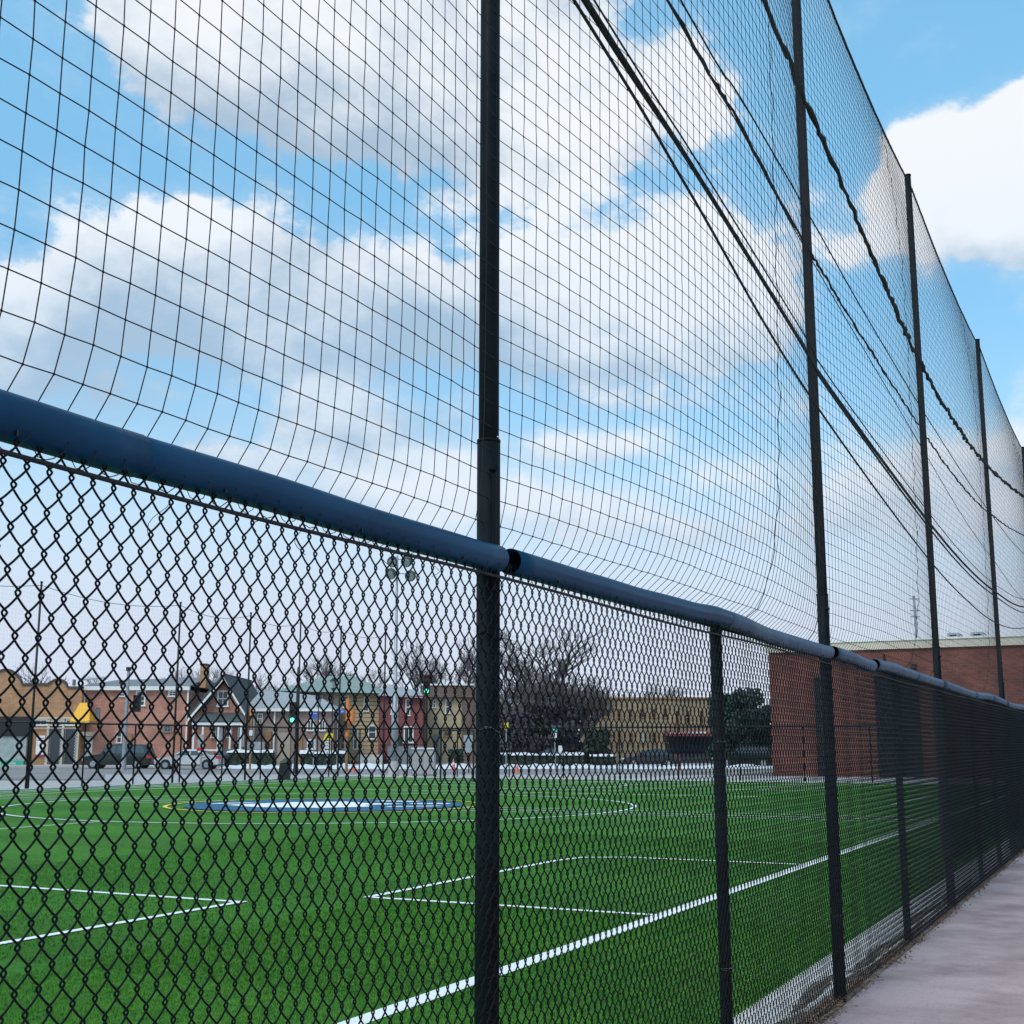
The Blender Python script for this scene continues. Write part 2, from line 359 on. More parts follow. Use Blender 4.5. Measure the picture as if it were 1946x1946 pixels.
# sidewalk concrete: pinkish, with paler and darker mottling and dark specks
sm_ = bpy.data.materials.new('sidewalk_concrete'); sm_.use_nodes = True; t = sm_.node_tree; b = t.nodes['Principled BSDF']
b.inputs['Roughness'].default_value = .9; tcn = t.nodes.new('ShaderNodeTexCoord')
n_a = tno(.8, 8, .62); n_b = tno(45, 5, .7); n_c = tno(4, 4, .6)
s1 = tmix(n_a.outputs['Fac'], (.30, .19, .185), (.56, .385, .375), .36, .60)
s2 = tmix(n_b.outputs['Fac'], (.13, .10, .09), s1, .30, .42)
s3 = tmix(n_c.outputs['Fac'], s2, (.50, .345, .35), .55, .9)
t.links.new(s3, b.inputs['Base Color'])
bp = t.nodes.new('ShaderNodeBump'); bp.inputs['Strength'].default_value = .35; bp.inputs['Distance'].default_value = .006
t.links.new(n_b.outputs['Fac'], bp.inputs['Height']); t.links.new(bp.outputs[0], b.inputs['Normal'])
M['sidewalk'] = sm_

# ------------------------------------------------------------------ setting
FX0, FX1, FY0, FY1 = -38.0, -0.5, -12.0, 61.7          # turf edges
tag(MB().quad((-900, -900, -.09), (900, -900, -.09), (900, 900, -.09), (-900, 900, -.09)).build('ground', M['ground']), kind='structure')
tag(MB().box(-60, 12, -30, 75, -.12, -.03).build('pavement', M['paving']), kind='structure')
turf = tag(MB().box(FX0, FX1, FY0, FY1, -.06, 0).build('turf', M['turf']), kind='structure')
tag(MB().box(FX1, -.06, -12, 62, -.06, .012).build('kerb', M['concrete']), kind='structure')
tag(MB().box(-.06, .075, -12, 62, -.06, .004).build('grit_strip', M['mulch']), kind='structure')
tag(MB().box(.075, 3.6, -12, 90, -.06, .02).build('sidewalk', M['sidewalk']), kind='structure')
tag(MB().box(FX0-.3, FX0, -12, FY1+.3, -.06, .04).build('kerb', M['concrete']), kind='structure')
tag(MB().box(FX0, FX1, FY1, FY1+.3, -.06, .04).build('kerb', M['concrete']), kind='structure')

def strip(pts, w, mat, name='field_line', z=.004, closed=False, label=None):
    mb = MB(); n = len(pts); L_, R_ = [], []
    for i, p in enumerate(pts):
        a = Vector(pts[i-1] if (i > 0 or closed) else pts[i]); c = Vector(pts[(i+1) % n] if (i < n-1 or closed) else pts[i])
        d = (c-a).normalized(); nn = Vector((-d.y, d.x))
        L_.append((p[0]+nn.x*w/2, p[1]+nn.y*w/2, z)); R_.append((p[0]-nn.x*w/2, p[1]-nn.y*w/2, z))
    mb.v = L_+R_
    for i in range(n if closed else n-1): j = (i+1) % n; mb.f.append((i, n+i, n+j, j))
    o = mb.build(name, mat, turf)
    if label: o['label'] = label
    return o
WL = M['line']
def ln(x0, y0, x1, y1, w=.11, z=.004, m_=None): return strip([(x0, y0), (x1, y1)], w, m_ or WL, z=z)
CX, CY = -20.0, 32.1
ln(-2.66, -11.5, -2.66, 61.2, .17)                      # near sideline
ln(-37.3, -11.5, -37.3, 61.2, .18)
ln(-2.745, 61.2, -37.36, 61.2, .12); ln(-2.745, 32.1, -37.24, 32.1, .1, .006); ln(-2.745, 31.2, -37.2, 31.2, .07, .006, ); ln(-2.745, 33.2, -37.2, 33.2, .07, .006)
# box at right: corners, one of them cut off
strip([(-2.75, 13.1), (-6.28, 13.1)], .11, WL, z=.007)
strip([(-6.28, 13.04), (-6.28, 18.4), (-6.15, 19.1), (-5.5, 19.46), (-2.75, 19.46)], .11, WL, z=.010)
# corner at left
ln(-7.33, 12.06, -37, 12.06, .11, .007); ln(-7.33, -6, -7.33, 12.11, .11, .010)
ln(-20, 19.2, -20, 23.0, .09, .007)
for a in (36.0, 34.4): ln(-a, -6, -a, 60, .15, .013)
ln(-22.6, 47.3, -16.5, 47.3, .18, .007); ln(-10, 44, -33, 44, .15, .007); ln(-30.5, 50.5, -9, 50.5, .18, .007); ln(-34, 58.5, -8, 58.5, .2, .007); ln(-32, 54.5, -10, 54.5, .16, .007)
ln(-12, 50.5, -12, 61.1, .09, .010); ln(-28, 50.5, -28, 61.1, .09, .010); ln(-24, 56, -16, 56, .09, .016); ln(-5, 40, -5, 61, .08, .010)
circ = lambda r, n=96, a0=0, a1=2*PI: [(CX+r*math.cos(a0+(a1-a0)*k/n), CY+r*math.sin(a0+(a1-a0)*k/n)) for k in range(n)]
strip(circ(9.15), .11, WL, z=.016, closed=True)
strip(circ(4.62), .13, M['yellow'], z=.020, closed=True)
strip([(CX-9.5+11*math.cos(a), 52+7.5*math.sin(a)) for a in np.linspace(-1.2, .9, 40)], .09, WL, z=.020)
mb = MB(); rr = circ(4.1, 72); mb.v = [(x, y, .020) for x, y in rr]; mb.f = [tuple(range(72))]
mb.build('centre_emblem', M['logoblue'], turf)['label'] = 'blue painted disc at midfield with white emblem'
# white emblem over the disc: a broad bird-like blaze of strokes, as far as it can be made out
eh = Vector((math.cos(YAW), math.sin(YAW))); ev = Vector((-math.sin(YAW), math.cos(YAW)))
def emb(pts, z=.026):
    q = MB(); q.v = [(CX+eh.x*a+ev.x*b_, CY+eh.y*a+ev.y*b_, z) for a, b_ in pts]; q.f = [tuple(range(len(pts)))]
    q.build('white_emblem', M['line'], turf)
emb([(-2.9, -.3), (-1.7, -1.7), (.2, -2.1), (1.6, -1.3), (1.2, -.4), (2.4, .4), (1.1, .9), (.3, 2.0), (-1.3, 1.5), (-2.1, .6)])
emb([(1.9, -1.6), (3.3, -1.1), (3.5, -.7), (2.0, -1.1)]); emb([(2.6, .2), (3.7, .4), (3.6, .9), (2.4, .8)]); emb([(-3.6, .2), (-2.5, .9), (-2.3, 1.4), (-3.4, .9)]); emb([(1.2, 2.2), (2.5, 1.7), (2.7, 2.2), (1.4, 2.7)])

# turf fibres, dense near the fence
def blades(n, x0, x1, y0, y1, h, w, seedoff, mats, ymin=0):
    rng = np.random.default_rng(seedoff)
    x = rng.uniform(x0, x1, n); y = rng.uniform(y0, y1, n)
    keep = ~((np.abs(x+2.66) < .10) | ((np.abs(y-13.1) < .07) & (x > -6.35)) | ((np.abs(x+6.28) < .07) & (y > 13) & (y < 19.5)) | ((np.abs(y-12.06) < .07) & (x < -7.27)) | ((np.abs(x+7.33) < .07) & (y < 12.1)) | ((np.abs(y-19.46) < .07) & (x > -6.3)))
    # only what the camera can see
    hx = (x-CAMX)*math.cos(YAW)+y*math.sin(YAW); hw = -(x-CAMX)*math.sin(YAW)+y*math.cos(YAW)
    keep &= (np.abs(hx) < hw*.46+.6)
    x = x[keep]; y = y[keep]; n = len(x)
    a = rng.uniform(0, 2*PI, n); hh = h*rng.uniform(.6, 1.3, n); la = rng.uniform(0, 2*PI, n); lean = hh*rng.uniform(.2, 1.1, n)
    p = np.stack([x, y, np.full(n, -.002)], 1); d = np.stack([np.cos(a), np.sin(a), np.zeros(n)], 1)*w
    tip = p+np.stack([lean*np.cos(la), lean*np.sin(la), hh], 1)
    V = np.stack([p-d, p+d, tip], 1).reshape(-1, 3); F = np.arange(3*n).reshape(-1, 3)
    me = npmesh('turf_fibres', V, F, mats); me.polygons.foreach_set('material_index', rng.integers(0, len(mats), n).astype(np.int32))
    return me
o = link('grass', blades(150000, -6, -.5, 4, 13, .022, .003, 1, [M['blade'], M['blade2'], M['blade']]), turf); tag(o, kind='stuff')
o = link('grass', blades(110000, -13, -.5, 8, 24, .026, .005, 2, [M['blade'], M['blade2']]), turf); tag(o, kind='stuff')

# ------------------------------------------------------------------ near fence
PXW, PZH = .0622, .0872            # diamond width and height
TOPZ = 2.44
fence = thing('chain_link_fence', 'near black chain link fence with blue capped top rail beside the sidewalk', 'fence', (0, 0, 0))
post_mb = MB().cyl(0, 0, -.1, 2.40, .0325, 20); post_me = post_mb.mesh('post', M['post'], True)
for Y in (-4.2, 1.25, 6.72, 12.22, 17.9, 20.15, 23.4, 26.4, 32.3, 35.4, 38.5, 41.5, 44.6, 47.6, 50.7, 53.7, 56.8, 59.8):
    if Y == 1.25: continue
    link('post', post_me, fence, (0, Y, 0))
MB().tube([(0, -6, 2.415), (0, 61, 2.415)], .021, 12).build('top_rail', M['post'], fence, True)
# wires
def wire_path(z0, z1, phase, ppp):
    n = int(round((z1-z0)/PZH*ppp)); z = np.linspace(z0, z1, n+1)
    th = 2*PI*z/PZH+phase
    k = .86
    y = (PXW/4+.0062)*np.arcsin(k*np.sin(th))/math.asin(k)
    x = .0046*np.cos(th)                                       # slash strokes pass in front
    zz = z + .0020*np.sin(2*th)
    return np.stack([x, y, zz], 1)
wm_ = []
for ph in (0, PI):
    V, F = nptube(wire_path(.045, 2.40, ph, 18)[None], 0.00265, 5); wm_.append(npmesh('wire', V, F, M['vinyl'], True))
FXP = .052
Y0w = 1.05; NW = 300
random.seed(3)
for k in range(NW):
    o = link('wire', wm_[k % 2], fence, (FXP+.0015*math.sin(k*.37), Y0w+k*PXW/2, 0))
CH = 40
paths = [wire_path(.045, 2.40, (0, PI)[k % 2], 12)+np.array([0, k*PXW/2, 0]) for k in range(CH)]
V, F = nptube(np.stack(paths), 0.00265, 4); chunk = npmesh('chain_link_fabric', V, F, M['vinyl'], True)
ys = [Y0w+NW*PXW/2+i*CH*PXW/2 for i in range(42)]+[Y0w-(i+1)*CH*PXW/2 for i in range(5)]
for y in ys: tag(link('chain_link_fabric', chunk, fence, (FXP, y, 0)), kind='stuff')
# cable under the cap, lacing and ties
MB().tube([(FXP+.012, y, 2.347+.006*math.sin(y*1.9)) for y in np.arange(-6, 61, .25)], .0058, 7).build('tension_cable', M['net'], fence, True)
MB().tube([(FXP+.008, y, .06) for y in np.arange(-6, 61, .5)], .003, 5).build('bottom_wire', M['vinyl'], fence, True)
rng = random.Random(5)
pts = []
y = 1.0
while y < 24:
    for q in range(8):
        a = q/8*2*PI
        pts.append((FXP+.012+.016*math.cos(a), y+q*.011, 2.378+.030*math.sin(a)+rng.uniform(-.004, .004)))
    y += .088+rng.uniform(-.012, .02)
MB().tube(pts, .0013, 4).build('lacing_cord', M['net'], fence, True)
for k, (y, l) in enumerate([(2.25, .11), (2.75, .075), (2.62, .05), (3.2, .08), (3.55, .055), (4.5, .05), (5.2, .04), (5.9, .05)]):
    z = 2.35; tp = []
    for q in range(9):
        s_ = q/8; tp.append((FXP+.012+.012*math.sin(s_*5+k), y+.05*s_*(1 if k % 2 else -1)+.012*math.sin(s_*7+k), z-l*s_))
    MB().tube(tp, .0011, 4).build('loose_cord', M['net'], fence, True)
# rail cap: open plastic half tube, in lengths
RAILZ = [(-6, 2.425), (1.5, 2.430), (1.77, 2.428), (2.15, 2.424), (2.64, 2.428), (3.15, 2.420), (3.93, 2.420), (4.1, 2.428), (5.33, 2.428), (6.2, 2.44), (6.64, 2.456), (6.9, 2.452), (7.75, 2.425), (9.22, 2.425), (9.45, 2.44), (10.0, 2.44), (10.91, 2.415), (11.1, 2.44), (12.1, 2.455), (12.6, 2.445), (15.0, 2.44), (17.9, 2.42), (20.2, 2.46), (23.4, 2.42), (26.4, 2.46), (30, 2.43), (60, 2.44)]
def railz(y):
    for (a, za), (b_, zb) in zip(RAILZ, RAILZ[1:]):
        if a <= y <= b_:
            s_ = (y-a)/(b_-a); s_ = s_*s_*(3-2*s_); return za+(zb-za)*s_
    return 2.43
CAPX = .034
def cap(y0, y1, r, mat, label=None, dz=0.0, step=.12):
    n = max(2, int((y1-y0)/step)+1); ysn = [y0+(y1-y0)*i/(n-1) for i in range(n)]
    prof = []
    A0, A1 = math.radians(-118), math.radians(242); K = 22
    for i in range(K+1): a = A0+(A1-A0)*i/K; prof.append((r*math.cos(a), r*1.0*math.sin(a)))
    inner = [(p[0]*.93, p[1]*.93) for p in reversed(prof)]
    full = prof+inner; m_ = len(full); mb = MB()
    for i, y in enumerate(ysn):
        w = .0015*math.sin(y*9)
        for (x, z) in full: mb.v.append((CAPX+x+w, y, railz(y)+dz+z))
    for i in range(n-1):
        for j in range(m_): a = i*m_+j; b_ = i*m_+(j+1) % m_; mb.f.append((a, b_, b_+m_, a+m_))
    # ends
    for base, rev in ((0, False), ((n-1)*m_, True)):
        for j in range(K):
            q = (base+j, base+j+1, base+m_-2-j, base+m_-1-j); mb.f.append(q if rev else tuple(reversed(q)))
    o = mb.build('rail_cap', mat, fence, True)
    if label: o['label'] = label
    for yy in np.arange(y0+.35, y1-.1, .62):
        MB().box(CAPX+r*.66, CAPX+r*.80, yy, yy+.004, railz(yy)-r*.86, railz(yy)-r*.60).build('cable_tie', M['black'], o)
    return o
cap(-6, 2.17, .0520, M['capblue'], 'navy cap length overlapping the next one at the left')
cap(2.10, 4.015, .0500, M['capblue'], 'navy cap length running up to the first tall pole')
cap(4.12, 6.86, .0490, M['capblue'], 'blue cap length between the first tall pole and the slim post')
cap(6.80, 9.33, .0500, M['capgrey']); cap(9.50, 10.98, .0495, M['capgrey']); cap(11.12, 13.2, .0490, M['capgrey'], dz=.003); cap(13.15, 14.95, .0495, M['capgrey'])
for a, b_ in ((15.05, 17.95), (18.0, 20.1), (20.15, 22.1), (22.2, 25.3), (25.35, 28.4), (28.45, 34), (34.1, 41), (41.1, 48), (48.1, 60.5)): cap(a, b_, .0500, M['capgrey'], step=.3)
# windscreen cloth tied to the field side
mb = MB(); ny, nz = 60, 10
for i in range(ny+1):
    for j in range(nz+1):
        y = 15.15+(30-15.15)*i/ny; z = .46+(2.36-.46)*j/nz
        mb.v.append((-.075-.03*math.sin(y*2.1)*math.sin(PI*j/nz)-.01*math.sin(y*7+j), y, z+(.02*math.sin(y*3.3) if j == 0 else 0)))
for i in range(ny):
    for j in range(nz): a = i*(nz+1)+j; mb.f.append((a, a+nz+1, a+nz+2, a+1))
mb.build('windscreen', M['screen'], fence, True)['label'] = 'black windscreen cloth tied behind the far part of the fence'

for Y, rr_ in ((4.012, .046), (6.72, .037), (9.385, .046), (12.22, .037), (15.05, .046), (17.9, .037), (20.15, .037), (22.14, .046)):
    for k in range(6):
        z = .25+.38*k+.05*math.sin(Y*3+k*2); tw = [(rr_*math.cos(a), Y+rr_*math.sin(a), z+.012*math.sin(a*2+k)) for a in np.linspace(-1.9, 1.9, 10)]
        tw = [(FXP+.006, Y-rr_-.035, z+.01)]+tw+[(FXP+.006, Y+rr_+.03, z-.012), (FXP-.004, Y+rr_+.034, z-.03)]
        MB().tube(tw, .0016, 4).build('tie_wire', M['bolt'] if k % 3 == 1 else M['vinyl'], fence, True)
# litter along the fence foot
n = 22000; rg = np.random.default_rng(8)
yy = rg.uniform(5, 30, n); xx = np.abs(rg.normal(0, .055, n))*1.0+rg.uniform(-.07, .03, n); clump = (np.sin(yy*2.3)+np.sin(yy*5.1+1))*.5; keep = rg.uniform(-1.2, 1.3, n) < clump; yy = yy[keep]; xx = xx[keep]; n = len(yy)
a = rg.uniform(0, 2*PI, n); sz = rg.uniform(.005, .019, n); u = np.stack([np.cos(a), np.sin(a), rg.uniform(-.5, .9, n)], 1)*sz[:, None]; v = np.stack([-np.sin(a), np.cos(a), rg.uniform(-.4, .6, n)], 1)*(sz*.55)[:, None]
p = np.stack([xx, yy, .02+rg.uniform(0, .03, n)], 1)
V = np.stack([p-u, p+v, p+u, p-v], 1).reshape(-1, 3)
tag(link('leaf_litter', npmesh('leaf_litter', V, np.arange(4*n).reshape(-1, 4), M['leaf'])), 'dry brown leaves gathered along the foot of the near fence', 'leaves', kind='stuff')
# dirt heaped on the kerb behind the wire
rg = np.random.default_rng(9); mb = MB()
for (y0, y1, x, wd) in ((8.7, 10.6, -.22, .06), (10.4, 12.2, -.17, .05), (6.9, 9.0, -.16, .07), (13.4, 15.6, -.2, .05), (7.6, 9.6, -.10, .05), (9.3, 11.4, -.08, .04), (11.6, 14.0, -.12, .05), (15.2, 18.5, -.15, .06)):
    i0 = len(mb.v); nn_ = 24
    for i in range(nn_+1):
        s_ = i/nn_; yq = y0+(y1-y0)*s_; ww = wd*math.sin(PI*s_)**.5*(1+.4*rg.uniform(-1, 1)); xc = x+.03*math.sin(yq*3)
        for j, (dx, dz) in enumerate(((-1, 0), (-.5, .5), (0, .8), (.5, .5), (1, 0))): mb.v.append((xc+dx*ww, yq, .010+dz*.035*math.sin(PI*s_)+.004*rg.uniform(-1, 1)))
    for i in range(nn_):
        for j in range(4): q = i0+i*5+j; mb.f.append((q, q+1, q+6, q+5))
tag(mb.build('dirt', M['mulch'], None, True), 'thin drifts of dark dirt on the pale kerb behind the fence', 'dirt', kind='stuff')

# ------------------------------------------------------------------ tall netting poles
POLES = [(-1.5, 'leftmost, out of the left edge'), (4.012, 'nearest'), (9.385, 'second'), (15.05, 'third'), (22.14, 'fourth'), (31.0, 'fifth'), (36.5, ''), (43.6, '')]
PTOP = 8.58
plabels = {4.012: 'nearest tall dark green netting pole, filling the picture from top to bottom at centre left', 9.385: 'second tall dark netting pole, its top outside the picture, blue cap ending at it',
           15.05: 'third tall dark netting pole, its flat top below the big white cloud', 22.14: 'fourth tall dark netting pole, shorter looking, before the red brick building',
           31.0: 'tall dark netting pole just cut by the right edge of the photo', -1.5: 'tall dark netting pole left of the picture', 36.5: 'tall dark netting pole far down the fence', 43.6: 'farthest tall dark netting pole'}
for (Y, _n) in POLES:
    if Y in (-1.5, 36.5, 43.6): continue
    pt = thing('netting_pole', plabels[Y], 'pole', (0, Y, 0), 0, 'tall poles carrying the net along the near fence')
    MB().cyl(0, 0, -.1, PTOP, .0375, 28).build('upper_tube', M['post'], pt, True)
    MB().cyl(0, 0, -.1, 2.86, .0425, 28).cyl(0, 0, 2.855, 2.866, .0435, 28).build('sleeve', M['post'], pt, True)
    MB().cyl(0, 0, PTOP, PTOP+.012, .042, 20).build('pole_cap', M['post'], pt, True)
    MB().tube([(.025, -.03, 2.75), (.052, -.041, 2.75)], .011, 8).build('bolt', M['post'], pt)
    MB().box(.030, .046, -.034, -.022, 2.47, 2.735).build('strap', M['post'], pt)
    MB().box(.0355, .041, -.006, .006, 2.872, 2.876).build('sticker', M['white'], pt)

# ------------------------------------------------------------------ net
net = thing('safety_net', 'tall black square mesh ball net strung between the poles above the near fence', 'net', (0, 0, 0))
NS = .0872; NZ0, NZ1 = 2.47, 8.42
def net_bay(y0, y1, bmax, pk, seed_, knots, zt=NZ1, r=.0018, sagtop=.25, ksp=1):
    rg = np.random.default_rng(seed_); ny = int(round((y1-y0)*1.02/NS)); nz = int(round((zt-NZ0)/NS))
    tt = np.linspace(0, 1, ny+1)
    Z = np.linspace(0, 1, nz+1)
    T_, Z_ = np.meshgrid(tt, Z, indexing='ij')
    hz_ = Z_*(zt-NZ0)
    ws = .9 if pk < 0 else .55; prof = (1-np.exp(-hz_/.20))*ws+(1-np.exp(-hz_/1.2))*(1-ws)
    prof *= 1-np.clip((hz_-(zt-NZ0-2.2))/2.2, 0, 1)**2*.95
    A_, B_ = (.8, .8) if pk < 0 else (1.05, 1.0)
    tp = A_/(A_+B_); bulge = bmax*prof*(T_**A_*(1-T_)**B_)/(tp**A_*(1-tp)**B_)
    foot = .055*np.clip(hz_/.11, 0, 1)+.035*(1-np.exp(-hz_/.28))
    X = -.055+foot+bulge
    Yg = y0+(y1-y0)*T_ + .0015*np.sin(Z_*9+T_*5)*np.sin(PI*T_)
    top = sagtop*4*T_*(1-T_)
    Zg = NZ0+hz_-top*Z_**2.0 - .02*np.sin(PI*T_)*np.clip(hz_/1.0, 0, 1)*np.sin(PI*Z_)
    Zg += .002*np.sin(T_*23+Z_*4)
    jit = rg.normal(0, .0009, X.shape+(3,)); jit[:, 0] *= 0; jit[0] *= 0; jit[-1] *= 0
    G = np.stack([X, Yg, Zg], -1)+jit
    V1, F1 = nptube(G, r, 3); V2, F2 = nptube(np.swapaxes(G, 0, 1).copy(), r, 3)
    parts = [(V1, F1), (V2, F2)]
    if knots:
        c = G[1:-1, 1:-1].reshape(-1, 3); s_ = .0042; off = np.array([(1, 0, 0), (0, 1, 0), (-1, 0, 0), (0, -1, 0), (0, 0, 1.2), (0, 0, -1.2)])*s_
        V = (c[:, None, :]+off[None]).reshape(-1, 3); base = np.arange(len(c))*6
        q = np.array([(0, 1, 4, 4), (1, 2, 4, 4), (2, 3, 4, 4), (3, 0, 4, 4), (1, 0, 5, 5), (2, 1, 5, 5), (3, 2, 5, 5), (0, 3, 5, 5)])
        q = np.array([(0, 4, 2, 5), (1, 4, 3, 5)])     # two crossed diamonds: cheap knot
        parts.append((V, (base[:, None, None]+q[None]).reshape(-1, 4)))
    V, F = join(parts)
    tag(link('net_panel', npmesh('net_panel', V, F, M['net']), net), kind='stuff')
    return G
bays = [(-1.5, 4.0, .035, True), (4.025, 9.37, .255, True), (9.40, 15.03, .17, True), (15.07, 22.12, .15, False), (22.16, 31.0, .12, False), (31.0, 36.5, .09, False), (36.5, 43.6, .07, False)]
for i, (a, b_, bm_, kn) in enumerate(bays):
    G = net_bay(a, b_, bm_, -1 if i == 0 else 1, 20+i, kn, sagtop=.10 if i < 2 else .16)
    topl = G[:, -1]
    MB().tube([tuple(q) for q in topl], .011, 6).build('top_rope', M['rope'], net, True)
    if i in (1, 2, 3):      # vertical seam cord
        k = int(len(G)*(.62, .62, .6)[i-1]); MB().tube([(q[0]+.004+.01*math.sin(j*1.7), q[1]+.012*math.sin(j*.9), q[2]) for j, q in enumerate(G[k])], .0026, 5).build('seam_cord', M['net'], net, True)
        k = int(len(G)*.93); MB().tube([(q[0]-.006, q[1]+.006*math.sin(j*.9), q[2]) for j, q in enumerate(G[k])], .0022, 5).build('seam_cord', M['net'], net, True)

# ------------------------------------------------------------------ cables and ropes along the poles
def spline(pts, step=.12):
    pts = [Vector(p) for p in pts]; out = []
    ex = [pts[0]*2-pts[1]]+pts+[pts[-1]*2-pts[-2]]
    for i in range(1, len(ex)-2):
        p0, p1, p2, p3 = ex[i-1:i+3]; n = max(2, int((p2-p1).length/step))
        for k in range(n):
            s_ = k/n; out.append(.5*((2*p1)+(p2-p0)*s_+(2*p0-5*p1+4*p2-p3)*s_*s_+(3*p1-p0-3*p2+p3)*s_**3))
    out.append(pts[-1]); return out
def cable(name, yz, x, r, label, mat='rope', bumpy=0.0, cat='cable', group=None, sag=True):
    pts = spline([(x, y, z) for y, z in yz], .10 if bumpy else .25)
    rg = random.Random(len(label))
    if bumpy: pts = [(p.x+rg.uniform(-1, 1)*bumpy*.5, p.y, p.z+rg.uniform(-1, 1)*bumpy) for p in pts]; rs = [r*rg.uniform(.7, 1.35) for _ in pts]
    else: rs = r
    o = MB().tube(pts, rs, 7).build(name, M[mat], None, True)
    return tag(o, label, cat, group)
GC = 'overhead cables running along the poles'
cable('overhead_cable', [(-8, 6.6), (0, 5.6), (4.63, 4.99), (6.16, 4.84), (8.57, 4.54), (9.38, 4.44), (13.98, 4.17), (17.5, 4.07), (21.04, 4.12), (25.86, 4.36), (34, 5.2), (44, 6.6)], .12, .013, 'thick black cable, the upper one of the close pair crossing the second pole', group=GC)
cable('overhead_cable', [(-8, 6.55), (0, 5.55), (4.63, 4.955), (6.16, 4.79), (8.57, 4.47), (9.38, 4.36), (13.98, 4.06), (17.5, 3.96), (21.04, 4.02), (25.86, 4.24), (34, 5.0), (44, 6.4)], .15, .009, 'black cable just under the thickest one, close beside it', group=GC)
cable('overhead_cable', [(-8, 6.5), (0, 5.5), (4.63, 4.93), (6.16, 4.68), (8.68, 4.23), (13.5, 3.78), (17, 3.62), (20.74, 3.62), (25.52, 3.92), (34, 4.8), (44, 6.2)], .11, .008, 'thin black cable hanging lowest of all, below the close pair', group=GC)
cable('overhead_cable', [(-8, 7.5), (0, 6.2), (5.84, 5.65), (7.14, 5.57), (8.96, 5.38), (13.66, 5.2), (17.5, 5.18), (21.07, 5.38), (27.13, 5.95), (36, 7.1)], .11, .009, 'slack black cable above the close pair, crossing the second pole at mid height', group=GC, bumpy=.012)
cable('overhead_cable', [(-8, 7.6), (0, 6.3), (5.97, 5.74), (7.16, 5.72), (9.0, 5.64), (11.06, 5.52), (14.63, 5.40), (20, 5.35), (26.79, 5.53), (36, 6.3)], .13, .0055, 'thinnest straight cable above the slack one', group=GC)
cable('overhead_cable', [(-8, 6.62), (0, 5.63), (4.63, 5.03), (6.16, 4.88), (8.57, 4.60), (9.38, 4.49), (13.98, 4.25), (17.5, 4.16), (21.04, 4.22), (25.86, 4.50), (34, 5.3), (44, 6.7)], .14, .005, 'hair thin strand running just above the thickest cable', group=GC)
cable('overhead_cable', [(-8, 7.5), (0, 6.2), (5.84, 5.62), (7.14, 5.52), (8.96, 5.32), (13.66, 4.98), (17.5, 4.72), (21.07, 4.62), (27.13, 4.55), (36, 5.1)], .12, .004, 'hair thin strand dropping away below the slack cable', group=GC)
cable('bunched_rope', [(-8, 9.2), (0, 7.9), (4, 7.3), (7.99, 6.84), (8.85, 6.70), (10.42, 6.52), (12.83, 6.18), (14.02, 6.07), (16.12, 5.98), (20.79, 6.16), (27.9, 6.9), (36, 8)], .10, .019, 'thick lumpy black rope of gathered netting high between the poles', bumpy=.022, cat='rope')

# ------------------------------------------------------------------ far sideline fence with its own poles
FXF = -38.6; FEND = 62.4
ffn = thing('chain_link_fence', 'low looking black chain link fence across the far side of the field', 'fence', (0, 0, 0))
pme = MB().cyl(0, 0, -.1, 2.66, .035, 8).mesh('post', M['post'], True)
for k in range(28): link('post', pme, ffn, (FXF, 62.4-3.05*k, 0))
for k in range(1, 12): link('post', pme, ffn, (FXF+3.2*k, FEND, 0))
MB().tube([(FXF, -22, 2.66), (FXF, FEND, 2.66), (-1.2, FEND, 2.66)], .044, 8).build('top_rail', M['black'], ffn, True)
paths = []
for k in range(40):
    z = np.arange(.05, 2.64, PZH/2); y = ((np.arange(len(z))+k) % 2-.5)*PXW/2*1.1+k*PXW/2
    paths.append(np.stack([np.zeros_like(z), y, z], 1))
V, F = nptube(np.stack(paths), .0010, 3); fch = npmesh('chain_link_fabric', V, F, M['vinyl'])
for k in range(46): tag(link('chain_link_fabric', fch, ffn, (FXF+.04, 61-k*CH*PXW/2, 0)), kind='stuff')
for k in range(29): tag(link('chain_link_fabric', fch, ffn, (FXF+1.3+k*CH*PXW/2, FEND+.04, 0), -PI/2), kind='stuff')
FP = []
fl = ['first from the left, before the brick storefront', 'second from the left, before the end of the red brick house', 'third from the left, right of the gabled house', 'standing before the grey roofed low house', 'before the green roofed house', 'beside the floodlight mast']
for px, nm in ((66, 0), (336, 1), (472, 2), (568, 3), (646, 4), (731, 5)):
    q = PX_(px, 1300, FXF-.12); FP.append(q.y)
    pt = thing('netting_pole', 'thin black far pole, '+fl[nm], 'pole', (FXF-.12, q.y, 0), 0, 'thin far poles on the other side of the field')
    MB().cyl(0, 0, -.1, 8.4, .055, 10, .045).build('tube', M['black'], pt, True)
    MB().cyl(0, 0, 8.4, 8.46, .06, 10).build('pole_cap', M['black'], pt)
q = FP
mb = MB()
for a, b_ in zip([FP[0]-8]+q, q): mb.tube([(FXF-.12, a+(b_-a)*s_, 8.3-.35*4*s_*(1-s_)) for s_ in np.linspace(0, 1, 13)], .012, 4)
netf = thing('safety_net', 'faint far ball net hanging above the fence across the field', 'net', (0, 0, 0))
mb.build('top_rope', M['net'], netf, True)
yv = np.arange(26, q[-1], .18); paths = np.stack([np.stack([np.full(5, FXF-.12), np.full(5, y), np.linspace(2.7, 8.1, 5)], 1) for y in yv]); V1, F1 = nptube(paths, .0012, 3)
zv = np.arange(2.7, 8.1, .18); paths = np.stack([np.stack([np.full(12, FXF-.12), np.linspace(26, q[-1], 12), np.full(12, z)], 1) for z in zv]); V2, F2 = nptube(paths, .0012, 3)
V, F = join([(V1, F1), (V2, F2)]); tag(link('net_panel', npmesh('net_panel', V, F, M['net']), netf), kind='stuff')
